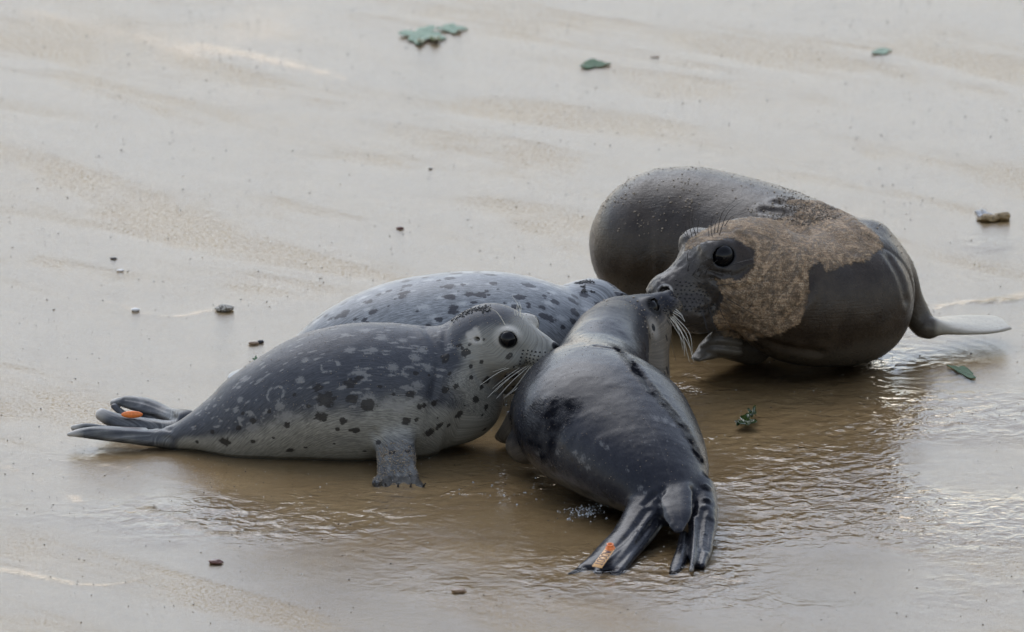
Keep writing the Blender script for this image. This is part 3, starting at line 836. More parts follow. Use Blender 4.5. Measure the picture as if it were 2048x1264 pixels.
    v = crease(v, n, cs, [[(1192, 692), (1240, 702), (1276, 738), (1302, 780)], [(1325, 980), (1320, 1010), (1338, 1055)], [(1384, 980), (1385, 1025)], [(1296, 1020), (1258, 1070), (1195, 1128)], [(1306, 1045), (1270, 1090), (1228, 1138)], [(1408, 1020), (1398, 1075), (1390, 1130)], [(1420, 1040), (1414, 1100)], [(1310, 990), (1290, 1010)]], .0030, .0065)
    v = v + n * (fbm(v * 30, 15, 3) * .0012)[:, None]
    me.vertices.foreach_set('co', v.astype(np.float32).ravel())
    wet = .95 - .75 * np.maximum(inh, sstep(-.98, -.86, v[:, 1])) - .25 * side
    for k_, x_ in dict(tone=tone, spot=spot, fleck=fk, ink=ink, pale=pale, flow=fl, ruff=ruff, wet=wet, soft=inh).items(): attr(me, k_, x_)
    root = empty('harbor_seal', np.array([.2, -1.3, 0]), 'dark wet shiny seal pup seen from behind with an orange tag on its hind flipper', 'seal', 'harbor seal pups huddled on the wet sand')
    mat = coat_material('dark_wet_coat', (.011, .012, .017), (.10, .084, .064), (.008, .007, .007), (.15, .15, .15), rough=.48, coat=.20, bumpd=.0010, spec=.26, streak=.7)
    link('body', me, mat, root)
    for sy in (1, -1): link('eye', ball_mesh('eye', W(.0485, sy * .0405, .014), .0172 * 1.0, R), M_EYE, root)
    pits(root, W, R, 1.08, caster=cs)
    for pix, dy in [([(1341, 632), (1375, 685), (1388, 725)], -.03), ([(1343, 630), (1365, 668), (1368, 697)], -.02), ([(1345, 627), (1378, 665), (1385, 706)], -.03), ([(1346, 624), (1369, 642)], -.02), ([(1341, 635), (1362, 664), (1379, 724)], -.03),
                    ([(1347, 620), (1362, 630), (1370, 643)], -.02), ([(1344, 629), (1372, 668), (1384, 712)], -.02), ([(1342, 634), (1356, 658), (1366, 700)], -.02), ([(1258, 580), (1242, 568), (1222, 564)], .0), ([(1284, 578), (1274, 573), (1258, 572)], .0), ([(1262, 581), (1250, 570), (1238, 567)], .0),
                    ([(1340, 637), (1366, 684), (1369, 712)], -.03), ([(1350, 616), (1356, 622), (1366, 632)], -.01)]:
        if cs.hit(*pix[0]) is None:
            for dx in range(2, 16, 2):
                if cs.hit(pix[0][0] - dx, pix[0][1]) is not None: pix[0] = (pix[0][0] - dx, pix[0][1]); break
        whisker(root, cs, pix, dy, M_PALE_WHISKER, .0008)
    # sand grains on the crown and back
    pos, nor = [], []
    for _ in range(520):
        h = cs.hit(1235 + rs.randn() * 30, 645 + rs.randn() * 22)
        if h and np.linalg.norm(h[0] - hc) < .16: pos.append(h[0]); nor.append(h[1])
    o = link('clinging_sand', lumps('clinging_sand', np.array(pos), np.array(nor), .0006 + .0015 * rs.rand(len(pos)) ** 2, 31), M_GRAIN, root); setp(o, kind='stuff')
    ids = rs.choice(np.nonzero((n[:, 2] > .1) & (v[:, 2] > .03))[0], 900)
    o = link('stuck_sand', lumps('stuck_sand', v[ids], n[ids], .0004 + .0005 * rs.rand(900), 32), M_GRAIN, root); setp(o, kind='stuff')
    # the tag: plate, stud and printed number
    a0 = cs.hit(1196, 1128); a1 = cs.hit(1222, 1094)
    p0 = P(1196, 1131, y=(a0[0][1] if a0 else -1.85) - .045); p1 = P(1220, 1098, y=(a1[0][1] if a1 else -1.78) - .046)
    ex = nrm(p1 - p0)                     # along the plate, from its free end to the stud
    mid = (p0 + p1) / 2
    ey = nrm(np.cross((-.15, -.62, .78), ex)); ez = np.cross(ex, ey)
    L, Wd, Th = np.linalg.norm(p1 - p0) + .014, .0205, .0022
    F = np.stack([ex, ey, ez], 1)
    tag = bpy.data.meshes.new('flipper_tag')
    bm = bmesh.new(); bmesh.ops.create_cube(bm, size=1.0)
    for vv in bm.verts: vv.co = Vector(mid + F @ (np.array(vv.co) * [L, Wd * (1.0 if vv.co.x < 0 else .9), Th]))
    bmesh.ops.bevel(bm, geom=bm.edges[:], offset=.0007, segments=2, affect='EDGES'); bm.to_mesh(tag); bm.free()
    to = link('flipper_tag', tag, M_TAGFACE, root)
    def ring(name, c, r, hgt, inner, mat):
        prof = [(r * 1.28, 0), (r * 1.28, hgt * .22), (r, hgt * .3), (r * .92, hgt * .85), (r, hgt), (inner, hgt), (inner * .95, hgt * .35), (0.0001, hgt * .35)]
        vv, ff = [], []; S_ = 20
        for (rr, hh) in prof:
            for k_ in range(S_):
                w = 6.2832 * k_ / S_; vv.append(c + F @ np.array([rr * math.cos(w), rr * math.sin(w), hh]))
        for i in range(len(prof) - 1):
            for k_ in range(S_): ff.append((i * S_ + k_, i * S_ + (k_ + 1) % S_, (i + 1) * S_ + (k_ + 1) % S_, (i + 1) * S_ + k_))
        m_ = mesh_from(name, np.array(vv), np.array(ff)); o_ = link(name, m_, mat, root); o_.parent = to; o_.matrix_parent_inverse = Matrix(); return o_
    st_ = ring('tag_stud', mid + ex * (L / 2 - .006) + ez * Th * .5, .0072, .009, .0048, M_TAG)
    # embossed number: strokes in a 5x7-ish box per glyph, read from the stud outward
    gl = {'W': [[(0, 1), (.25, 0), (.5, .7), (.75, 0), (1, 1)]], '0': [[(.25, 0), (.75, 0), (1, .2), (1, .8), (.75, 1), (.25, 1), (0, .8), (0, .2), (.25, 0)]], '1': [[(.2, .8), (.5, 1), (.5, 0)], [(.15, 0), (.85, 0)]]}
    vv, ff = [], []
    step_ = (L - .0215) / 5; cw, chh, gap = step_ * .70, .0145, step_ * .30
    x = L / 2 - .0180
    for ch in 'W0001':
        for st in gl[ch]:
            for (a, b2) in zip(st[:-1], st[1:]):
                # reading direction is -ex, glyph up is -ey
                A = np.array([x - a[0] * cw, -(a[1] - .5) * chh * -1, 0]); B = np.array([x - b2[0] * cw, -(b2[1] - .5) * chh * -1, 0])
                d = B - A; l = np.linalg.norm(d); d /= l; w = np.array([-d[1], d[0], 0]) * .0008
                A = A - d * .0004; B = B + d * .0004
                base = len(vv)
                for z_ in (Th * .5 - .0002, Th * .5 + .0005):
                    for q_ in (A + w, B + w, B - w, A - w): vv.append(mid + F @ (q_ + [0, 0, z_]))
                ff += [(base + 4, base + 5, base + 6, base + 7), (base, base + 1, base + 5, base + 4), (base + 1, base + 2, base + 6, base + 5), (base + 2, base + 3, base + 7, base + 6), (base + 3, base, base + 4, base + 7)]
        x -= cw + gap
    o = link('tag_number', mesh_from('tag_number', np.array(vv), np.array(ff)), M_TAGINK, root, smooth=False); o.parent = to; o.matrix_parent_inverse = Matrix()
    return root

# ================================================================== D: big brown elephant seal pup
def build_elephant():
    def q(px, y, z, w, h): return (xat(px, y, z), y, z, w, h)
    sw = Sweep([q(1345, .03, .145, .140, .145), q(1400, .0, .15, .16, .155), q(1480, -.06, .148, .165, .155), q(1570, -.15, .145, .165, .148),
                q(1650, -.25, .140, .150, .142), q(1700, -.33, .138, .128, .136), q(1715, -.38, .13, .11, .12)], 110, k=.06)
    ch = Sweep([q(1690, -.33, .135, .125, .135), q(1640, -.41, .140, .125, .132), q(1580, -.45, .160, .118, .128), q(1530, -.46, .185, .105, .108), q(1500, -.46, .200, .095, .090)], 60, k=.06)
    HS = 1.13
    hc = np.array([xat(1482, -.43, .235), -.43, .235])
    R = frame((-.88, -.44, -.135), roll=.05)
    W = lambda x, y, z: hc + R @ (np.array([x, y, z]) * HS)
    E = lambda p, r, k, sub=False: Ell(W(*p), np.asarray(r) * HS, R, k * HS, sub)
    pr = [sw, ch, Ell((xat(1345, .03, .143), .03, .143), (.170, .16, .149), None, .06), E((-.01, 0, -.005), (.095, .085, .075), .05), E((.05, 0, .0), (.075, .065, .060), .04), E((.115, 0, -.022), (.065, .040, .040), .035),
          E((.156, 0, -.024), (.030, .035, .032), .02), E((.168, .014, -.020), (.017, .016, .017), .010), E((.168, -.014, -.020), (.017, .016, .017), .010),
          E((.125, .026, -.055), (.042, .032, .032), .02), E((.125, -.026, -.055), (.042, .032, .032), .02), E((.075, 0, -.085), (.07, .045, .030), .03),
          E((.0, .03, -.06), (.07, .05, .05), .04), E((.0, -.03, -.06), (.07, .05, .05), .04)]
    for sy in (1, -1):
        pr += [E((.060, sy * .050, .034), (.034, .024, .028), .02), E((.074, sy * .036, .050), (.016, .010, .008), .03),
               E((.064, sy * .063, .034), (.0205, .0205, .0185), .003, True),
               E((.171, sy * .028, -.012), (.010, .009, .0085), .004, True), E((.03, sy * .075, -.012), (.02, .01, .012), .02, False),
               E((-.03, sy * .088, .0), (.006, .01, .004), .006, True)]
        pts = [W(.165, sy * .012, -.075), W(.13, sy * .045, -.084), W(.09, sy * .062, -.080), W(.055, sy * .072, -.072)]
        pr.append(Sweep([(*p, .003, .003) for p in pts], 10, up=R[:, 2], k=.006, sub=True))
        for k_, (zz) in enumerate((0.0, .012)):      # wrinkles below the eye
            pts = [W(.09, sy * .055, .012 - zz), W(.065, sy * .075, .004 - zz * 1.3), W(.035, sy * .082, .012 - zz)]
            pr.append(Sweep([(*p, .0018, .0018) for p in pts], 10, up=R[:, 2], k=.007, sub=True))
    # near fore flipper on the right, sweeping back over the sand
    def R_(px, py, y, a, b): return (*P(px, py, y=y), a / 985, b / 985)
    pr += [Sweep([R_(1735, 500, -.28, 60, 60), R_(1790, 545, -.26, 38, 42), R_(1818, 600, -.25, 29, 30), R_(1842, 645, -.25, 26, 26), R_(1858, 658, -.26, 20, 19)], 24, k=.03),
           Sweep([R_(1850, 652, -.26, 24, 22), R_(1885, 652, -.24, 52, 14), R_(1930, 650, -.22, 70, 9), R_(1975, 647, -.20, 70, 6), R_(2010, 645, -.19, 54, 3)], 20, k=.015)]
    # far fore flipper with its wrinkled wrist, in front of the chest
    pr += [Sweep([R_(1500, 690, -.36, 50, 40), R_(1455, 685, -.40, 38, 34), R_(1432, 692, -.42, 30, 26), R_(1412, 706, -.45, 24, 14), R_(1392, 718, -.47, 14, 5)], 20, k=.02)]
    for (a_, b_, c_, r_) in (((1416, 676), (1440, 663), (1476, 668), 8), ((1404, 693), (1436, 680), (1480, 686), 9), ((1392, 711), (1430, 698), (1478, 703), 10)):
        pr.append(Sweep([R_(*a_, -.455, r_ * .6, r_ * .6), R_(*b_, -.462, r_, r_), R_(*c_, -.445, r_, r_)], 14, k=.006))
    for px, py in ((1440, 668), (1432, 684), (1425, 700)):
        pr.append(Sweep([R_(px - 30, py + 8, -.475, 2, 2), R_(px, py, -.485, 3, 3), R_(px + 28, py + 4, -.475, 3, 3)], 10, k=.010, sub=True))
    # hind flippers behind
    for dy in (-.04, .05):
        pr.append(Sweep([q(1345, .12 + dy, .08, .05, .05), q(1345, .22 + dy, .05, .05, .03), q(1345, .32 + dy * 1.5, .015, .05, .012)], 14, k=.03))
    me, v, n = sculpt('body', pr, .0040, (.10, -.68, -.06), (1.06, .46, .36), fine=[(W(.09, 0, -.01), .13, 1)])
    fl, b, t = flowof(sw, v); fl2, b2, t2 = flowof(ch, v)
    wv = sstep(-.36, -.44, v[:, 1])[:, None]; wv = wv * (v[:, 0:1] < .75)
    fl = fl * (1 - wv) + fl2 * wv
    cs = Caster(me, v); rs = np.random.RandomState(33)
    hl = (v - hc) @ R / HS
    # moulting patch: a set of surface points inside the photographed outline
    poly = np.array([(1768, 492), (1735, 522), (1690, 530), (1650, 545), (1642, 522), (1620, 535), (1620, 560), (1612, 610), (1600, 645), (1560, 668), (1500, 682), (1450, 672), (1425, 640), (1448, 600), (1440, 580), (1430, 556), (1480, 560), (1512, 530), (1510, 500), (1470, 478), (1420, 480), (1392, 492), (1372, 500), (1368, 486), (1390, 470), (1430, 448), (1500, 434), (1555, 440), (1600, 420), (1570, 400), (1640, 402), (1700, 430), (1750, 465)], float)
    def inside(pt):
        x, y = pt; c_ = False; j = len(poly) - 1
        for i in range(len(poly)):
            if (poly[i, 1] > y) != (poly[j, 1] > y) and x < (poly[j, 0] - poly[i, 0]) * (y - poly[i, 1]) / (poly[j, 1] - poly[i, 1]) + poly[i, 0]: c_ = not c_
            j = i
        return c_
    pts_in, pts_out = [], []
    for px in range(1352, 1800, 4):
        for py in range(395, 700, 4):
            h = cs.hit(px, py)
            if h: (pts_in if inside((px, py)) else pts_out).append(h[0])
    pts_in, pts_out = np.array(pts_in), np.array(pts_out)
    from mathutils.kdtree import KDTree
    ki, ko = KDTree(len(pts_in)), KDTree(len(pts_out))
    for i, p in enumerate(pts_in): ki.insert(p, i)
    for i, p in enumerate(pts_out): ko.insert(p, i)
    ki.balance(); ko.balance()
    di = np.array([ki.find(p)[2] for p in v]); do = np.array([ko.find(p)[2] for p in v])
    patch = np.clip(.5 + (do - di) / .022, 0, 1) * sstep(.06, .03, di)
    # the far side of the head and nape carries it too
    cr = fbm(np.stack([fl[:, 0] * 60, fl[:, 1] * 14, fl[:, 2]], 1) + fbm(v * 20, 3)[:, None] * .6, 12)
    tone = .05 + .10 * fbm(v * 8, 2)
    far = sstep(.02, -.5, b) * .2
    tone = tone + far
    flp = sstep(P(1868, 0, y=-.25)[0], P(1885, 0, y=-.25)[0], v[:, 0])
    wr = sstep(.07, .045, np.linalg.norm(v - P(1425, 700, y=-.46), axis=1))
    tone = tone + .45 * flp + .12 * wr
    spot = np.full(len(v), 3.0); fk = np.full(len(v), 3.0); ink = np.full(len(v), 3.0); pale = np.zeros(len(v))
    for sy in (1, -1):
        ink = np.minimum(ink, np.linalg.norm((hl - [.064, sy * .063, .034]) / [.0245, .0245, .0225], axis=1))
        ink = np.minimum(ink, np.linalg.norm((hl - [.171, sy * .028, -.012]) / [.0105, .0095, .009], axis=1))
        dd = np.linalg.norm((hl - [.171, sy * .028, -.012]) / [.0155, .0145, .014], axis=1)
        pale = np.maximum(pale, .8 * sstep(1.1, .8, dd) * sstep(.7, .9, dd + .4 * fbm(v * 150, 6)))
    skin = sstep(.035, .075, hl[:, 0]) * sstep(.2, .1, np.linalg.norm(hl - [.1, 0, 0], axis=1))
    v = v + n * (fbm(v * 25, 5, 3) * .0012 + skin * (vnoise(v * 95, 77) * .0013) + patch * (.0008 + .0022 * np.abs(cr)) )[:, None]
    # folds of skin across the nape, cheek and chest
    v = crease(v, n, cs, [[(1555, 404), (1620, 412), (1690, 442), (1738, 480)], [(1528, 420), (1590, 430), (1660, 465), (1704, 505)], [(1600, 445), (1622, 500), (1604, 565)], [(1570, 640), (1606, 600), (1622, 550)], [(1812, 600), (1802, 560), (1780, 518)], [(1490, 662), (1560, 692), (1640, 706)], [(1555, 450), (1580, 510), (1568, 580)]], .0042, .010)
    v = crease(v, n, cs, [[(1432, 545), (1468, 552), (1502, 535)], [(1428, 562), (1470, 580), (1520, 562)], [(1440, 590), (1425, 612), (1400, 622)], [(1480, 470), (1500, 490), (1512, 520)]], .0030, .006)
    me.vertices.foreach_set('co', v.astype(np.float32).ravel())
    for k_, x_ in dict(tone=tone, spot=spot, fleck=fk, ink=ink, pale=np.maximum(pale, .0), flow=fl, patch=patch, wet=.35 + .3 * (b > .3), skin=skin, paleflip=flp).items(): attr(me, k_, x_)
    root = empty('elephant_seal', np.array([.55, -.2, 0]), 'big brown elephant seal with tan moulting fur patch, touching noses with a small seal', 'seal')
    s = NT('brown_moulting_coat')
    ob = s.coord(); flow = s.attr('flow', True)
    st = s.noise(s.vmul(flow, (30, 300, 60)), 1.0, 3, .6); n1 = s.noise(ob, 22, 4, .6); n2 = s.noise(ob, 160, 3, .6); n3 = s.noise(ob, 420, 2, .6)
    base = s.mix(s.ramp(n1, .3, .7), (.016, .0105, .0065), (.034, .024, .0155))
    base = s.mix(s.ramp(s.attr('tone'), .1, .9), base, (.34, .31, .25))
    base = s.mix(s.math('MULTIPLY', s.attr('skin'), .6), base, s.mix(n2, (.038, .034, .031), (.082, .075, .070)))  # bare face skin, its grey lightened to include the sky's reflection
    crk = s.noise(s.vmul(flow, (75, 20, 1)), 1.0, 3, .6, 1.6)
    edge = s.math('ADD', s.attr('patch'), s.math('MULTIPLY', s.math('SUBTRACT', s.noise(ob, 60, 5, .75), .5), 1.1))
    pm = s.ramp(edge, .36, .64)
    tan = s.mix(s.ramp(st, .25, .75), (.13, .080, .045), (.42, .285, .17))
    tan = s.mix(s.ramp(n3, .45, .75), tan, (.50, .41, .28))
    tan = s.mix(s.ramp(n2, .25, .45, .5, 0), tan, (.045, .027, .017))
    pm2 = s.math('MULTIPLY', pm, s.math('MULTIPLY', s.ramp(crk, .34, .50, .45, 1.0), s.ramp(s.noise(ob, 62, 6, .8), .36, .56, .35, 1.0)))
    base = s.mix(pm2, base, tan)
    base = s.mix(s.attr('pale'), base, (.55, .52, .48))
    base = s.mix(s.ramp(s.attr('ink'), 1.12, .85), base, (.006, .006, .007))
    base = s.mix(s.math('MULTIPLY', s.ramp(n3, .66, .74), .25), base, (.30, .26, .20))
    h = s.math('ADD', s.math('MULTIPLY', st, .5), s.math('MULTIPLY', n2, .6))
    h = s.math('ADD', h, s.math('MULTIPLY', pm2, s.math('ADD', .8, s.math('MULTIPLY', s.math('ADD', n3, st), 1.3))))
    r = s.math('ADD', s.ramp(n2, .3, .7, .26, .42), s.math('MULTIPLY', pm2, .4))
    s.bsdf(Base_Color=base, Roughness=r, Normal=s.bump(h, 1.0, .0013), IOR=1.36)
    link('body', me, s.m, root)
    for sy in (1, -1): link('eye', ball_mesh('eye', W(.0615, sy * .0598, .034), .0202 * HS, R), M_EYE, root)
    wp = [([(1392, 473), (1384, 440), (1388, 413)], 0.), ([(1384, 475), (1378, 445), (1380, 420)], 0.), ([(1394, 466), (1398, 440), (1413, 422)], 0.), ([(1433, 466), (1445, 425), (1470, 400)], -.02), ([(1437, 471), (1456, 425), (1488, 400)], -.02), ([(1446, 453), (1465, 432), (1493, 424)], -.02),
          ([(1424, 475), (1422, 450), (1428, 429)], 0.), ([(1376, 473), (1372, 458), (1371, 449)], 0.), ([(1427, 469), (1432, 445), (1444, 429)], 0.), ([(1417, 473), (1416, 455)], 0.), ([(1380, 478), (1371, 470), (1366, 462)], 0.),
          ([(1374, 523), (1376, 505), (1389, 495)], -.02), ([(1374, 544), (1379, 528), (1390, 520)], -.02), ([(1392, 547), (1405, 525), (1422, 515)], -.03), ([(1383, 553), (1395, 537), (1412, 530)], -.03), ([(1396, 556), (1405, 543), (1418, 535)], -.03),
          ([(1407, 554), (1418, 535), (1435, 520)], -.03), ([(1415, 563), (1455, 533), (1515, 515)], -.06), ([(1427, 573), (1460, 568), (1493, 562)], -.05), ([(1433, 586), (1475, 610), (1517, 633)], -.05),
          ([(1406, 601), (1410, 640), (1422, 679)], -.04), ([(1415, 597), (1428, 650), (1444, 679)], -.04), ([(1435, 612), (1450, 640), (1468, 664)], -.04), ([(1398, 605), (1406, 630), (1414, 660)], -.04), ([(1326, 606), (1331, 640), (1352, 722)], -.02), ([(1322, 606), (1324, 650), (1337, 708)], -.02)]
    wn_ = 0
    for pix, dy in wp:
        k0 = 0
        while cs.hit(*pix[0]) is None and k0 < 14: pix[0] = (pix[0][0] + 2, pix[0][1]); k0 += 1
        whisker(root, cs, pix, dy, M_DARK_WHISKER, .0009)
    # whisker pits
    pos, nor = [], []
    for px in range(1352, 1432, 9):
        for j, py in enumerate(range(562, 624, 8)):
            h = cs.hit(px + (j % 2) * 4 + rs.randn(), py + (px - 1352) * .10 + rs.randn())
            if h and ((h[0] - hc) @ R)[0] > .06: pos.append(h[0]); nor.append(h[1])
    pos, nor = np.array(pos), np.array(nor)
    o = link('whisker_pits', lumps('whisker_pits', pos, nor * 0, .0021, 4, .7), M_INK, root); setp(o, kind='stuff')
    # sand clinging to the back
    cand = np.nonzero((n[:, 2] > .35) & (v[:, 2] > .15) & (v[:, 1] > -.40) & (patch < .6))[0]
    dens = sstep(-.1, .5, fbm(v[cand] * 14, 41)) + .12
    ids = cand[rs.rand(len(cand)) < dens * .16]
    o = link('clinging_sand', lumps('clinging_sand', v[ids], n[ids], .0005 + .0015 * rs.rand(len(ids)) ** 2, 42, jit=.003), M_GRAIN, root); setp(o, kind='stuff')
    nape = np.linalg.norm((v - (hc + [.13, .18, .10])) / [.16, .12, .08], axis=1) + .35 * fbm(np.stack([v[:, 0] * 20, v[:, 1] * 20, v[:, 2] * 60], 1), 43)
    cand = np.nonzero((nape < .9) & (n[:, 2] > .2))[0]
    ids = rs.choice(cand, min(len(cand), 1500), replace=False)
    o = link('dark_sand_clumps', lumps('dark_sand_clumps', v[ids], n[ids], .0006 + .0014 * rs.rand(len(ids)) ** 2, 44, jit=.004), plain('brown_grain', (.10, .075, .05), .5, ns=700), root); setp(o, kind='stuff')
    return root
# ------------------------------------------------------------------ sand and water
def axis(fine_lo, fine_hi, step, far):
    c = np.arange(fine_lo, fine_hi, step)
    out = [fine_lo]; s_ = step
    while out[-1] > -far: s_ *= 1.22; out.append(out[-1] - s_)
    lo = np.array(out[1:][::-1])
    out = [c[-1]]; s_ = step
    while out[-1] < far: s_ *= 1.22; out.append(out[-1] + s_)
    return np.concatenate([lo, c, out[1:]])
def gp(px, py): return P(px, py, z=0.0)[:2]
RIDGES = [([(-40, 1133), (60, 1150), (150, 1168), (220, 1170), (280, 1158), (340, 1140)], .0030, .018),
          ([(-40, 925), (40, 942), (90, 965), (130, 985), (160, 1002)], .0034, .020),
          ([(300, 1018), (370, 1045), (430, 1066), (520, 1064), (620, 1052), (760, 1056), (900, 1070), (1000, 1066)], .0052, .020),
          ([(-40, 12), (80, 32), (180, 55), (300, 80), (380, 105)], .0008, .045), ([(400, 92), (480, 108), (560, 125), (640, 143), (690, 158)], .0016, .022),
          ([(210, 600), (250, 612), (300, 628), (360, 632), (430, 618)], .0025, .018), ([(1880, 612), (1930, 606), (1990, 602), (2060, 590)], .006, .035),
          ([(170, 918), (210, 930), (260, 936)], .007, .028), ([(1440, 1232), (1560, 1200), (1700, 1160)], .0015, .012), ([(1100, 1050), (1180, 1066), (1260, 1070)], .002, .02),
          ([(1310, 700), (1360, 712), (1420, 728)], .005, .02)]
BUMPS = [(1500, 60, .8, .45, .0022), (1850, 120, .6, .4, .0022), (1420, 180, .35, .25, .0020), (300, 330, .35, .5, .0016), (160, 470, .3, .3, .0014), (640, 90, .25, .3, .0018), (420, 690, .25, .16, .0016),
         (480, 470, .35, .3, .0012), (1900, 430, .3, .3, .0012), (60, 940, .12, .06, .003), (230, 930, .12, .04, .003)]
def sand_h(x, y):
    p = np.stack([x, y, 0 * x], 1)
    h = -.0024 + .0012 * fbm(p * [1.6, .9, 1], 50, 3) + .0006 * fbm(p * [7, 5, 1], 55, 3)
    for pts, amp, w in RIDGES:
        c = catmull(np.array([gp(*q) for q in pts]), 40)
        m = (x > c[:, 0].min() - .25) & (x < c[:, 0].max() + .25) & (y > c[:, 1].min() - .25) & (y < c[:, 1].max() + .25)
        if not m.any(): continue
        q = np.stack([x[m], y[m]], 1); d = np.full(len(q), 9.0)
        for i in range(0, 40):
            d = np.minimum(d, ((q - c[i]) ** 2).sum(1))
        q3 = np.column_stack([q, 0 * q[:, 0]])
        e = np.exp(-d / (w * w) * (1 + .9 * fbm(q3 * 22, 91))) * amp * (.72 + .5 * fbm(q3 * 9, 92)) * (1 + .35 * vnoise(q3 * 70, 4))
        h[m] += .8 * e
    for px, py, sx, sy, amp in BUMPS:
        c = gp(px, py); h += .1 * amp * np.exp(-(((x - c[0]) / sx) ** 2 + ((y - c[1]) / sy) ** 2))
    # scoured hollow where the pups lie
    for cx, cy, sx, sy, a in [(-.25, -1.02, .6, .28, .007), (.2, -1.35, .45, .6, .009), (.55, -.6, .5, .6, .008), (.35, .0, .3, .25, .005), (-.1, -.6, .4, .2, .005)]:
        h -= a * np.exp(-(((x - cx) / sx) ** 2 + ((y - cy) / sy) ** 2) ** 1.3)
    return h
def disturb(x, y):
    d = 0 * x
    for cx, cy, sx, sy in [(-.38, -1.50, .45, .22), (.25, -2.0, .55, .22), (.80, -1.5, .30, .35), (-.15, -1.38, .38, .26), (.15, -1.75, .42, .34), (.50, -1.25, .42, .55), (.70, -.75, .32, .30), (.10, -1.2, .25, .3), (.78, -.38, .14, .12), (.35, -.55, .15, .2), (-.78, -1.08, .22, .07), (.0, -1.5, .4, .3)]:
        d = np.maximum(d, np.exp(-(((x - cx) / sx) ** 2 + ((y - cy) / sy) ** 2)))
    c = gp(1985, 475); d = np.maximum(d, .9 * np.exp(-(((x - c[0]) / .05) ** 2 + ((y - c[1]) / .08) ** 2)))
    return d
def build_ground():
    def grid(name, xs, ys, hf):
        X, Y = np.meshgrid(xs, ys, indexing='ij'); x, y = X.ravel(), Y.ravel()
        z, ex = hf(x, y)
        nx, ny = len(xs), len(ys); i = np.arange(nx * ny).reshape(nx, ny)
        f = np.stack([i[:-1, :-1].ravel(), i[1:, :-1].ravel(), i[1:, 1:].ravel(), i[:-1, 1:].ravel()], 1)
        me = mesh_from(name, np.stack([x, y, z], 1), f)
        for k_, a_ in ex.items(): attr(me, k_, a_)
        return me
    def hs_(x, y):
        h = sand_h(x, y); return h, {'dry': sstep(.0004, .0025, h)}
    me = grid('sand', axis(-1.35, 1.35, .007, 120), axis(-2.6, 4.2, .012, 160), hs_)
    s = NT('wet_sand')
    ob = s.coord()
    g1 = s.noise(ob, 900, 3, .7); g2 = s.noise(ob, 60, 4, .6); g3 = s.noise(ob, 5, 3, .6); vv = s.voro(ob, 520)
    base = s.mix(s.ramp(g1, .3, .7), (.31, .200, .090), (.49, .345, .175))
    base = s.mix(s.ramp(g2, .35, .7, 0, .5), base, (.52, .365, .18))
    base = s.mix(s.ramp(g3, .35, .7, 0, .35), base, (.30, .19, .085))
    base = s.mix(s.ramp(s.noise(ob, 1500, 1, .5), .70, .76, 0, .5), base, (.03, .028, .026))
    h = s.math('ADD', s.math('MULTIPLY', g1, .4), s.math('ADD', g2, s.math('MULTIPLY', vv, .6)))
    b = s.bsdf(Base_Color=base, Roughness=.30, Normal=s.bump(h, .8, .0016), IOR=1.4)
    s.put(b.inputs['Specular IOR Level'], s.ramp(s.attr('dry'), 0, 1, .12, .6))
    setp(link('sand', me, s.m), kind='structure')
    # thin sheet of water following the sand where it is shallow
    def hw(x, y):
        sh = sand_h(x, y)
        film = sstep(-.0012, .0012, sh + .0006)         # 1 = only a film over sand
        D = disturb(x, y)
        p = np.stack([x, y, 0 * x], 1)
        D = D * (.22 + 1.15 * sstep(-.35, .3, fbm(p * [3.2, 2.6, 1], 66)))
        wv = vnoise(p * [26, 30, 1] + fbm(p * 6, 61)[:, None] * 1.6, 62) * .0011 + vnoise(p * [55, 62, 1] + fbm(p * 9, 64)[:, None] * 1.2, 63) * .00050
        z = np.maximum(0.0 + wv * (D * 1.0 + .03), 0) * 0 + wv * (D + .04)
        # capillary rings spreading from the bodies
        for cx, cy, k_, r0, r1, a in [(.42, -.75, 150, .12, .55, .00022), (.30, -1.70, 170, .05, .45, .00018), (-.22, -1.25, 150, .02, .40, .00020), (1.0, .35, 240, .0, .1, .0002), (.80, -.33, 190, .02, .3, .0002), (-.05, -1.18, 230, .0, .22, .00025)]:
            r = np.hypot(x - cx, (y - cy)) + .02 * fbm(p * 8, 70)
            z += 2.2 * a * np.sin(r * k_) * sstep(r0 - .05, r0 + .05, r) * sstep(r1, r1 * .5, r) * (.5 + .5 * fbm(p * 7, 71))
        z = np.maximum(z, sh + .0005)
        return z, {'film': film, 'rip': D, 'dry': sstep(.0002, .0028, sh)}
    me = grid('water', axis(-1.3, 1.3, .0055, 120), np.concatenate([[t for t in axis(-2.5, 1.0, .0062, 160) if t <= 1.0], [t for t in axis(1.012, 4.3, .013, 160) if t >= 1.0]]), hw)
    s = NT('shallow_water')
    ob = s.coord(); film = s.attr('film'); dry = s.attr('dry'); rip = s.attr('rip')
    a1 = s.noise(ob, 20, 2, .5, .8); a2 = s.noise(ob, 52, 2, .5, .6); g1 = s.noise(ob, 700, 2, .6); g2 = s.noise(ob, 230, 3, .6)
    calm = s.math('SUBTRACT', 1.0, rip, clamp=True)
    h = s.math('ADD', s.math('MULTIPLY', s.math('ADD', s.math('MULTIPLY', a1, 1.6), s.math('MULTIPLY', a2, .55)), s.math('MULTIPLY', rip, 1.0)),
               s.math('MULTIPLY', s.math('ADD', s.math('MULTIPLY', g1, .12), s.math('MULTIPLY', g2, .12)), s.math('ADD', s.math('MULTIPLY', film, 1.6), s.math('MULTIPLY', calm, .5))))
    h = s.math('ADD', h, s.math('MULTIPLY', s.math('ADD', g1, g2), s.math('MULTIPLY', dry, 1.2)))
    nb = s.bump(h, 1.0, .0040)
    fr = s.n('ShaderNodeFresnel'); fr.inputs['IOR'].default_value = 1.38; s.l(nb, fr.inputs['Normal'])
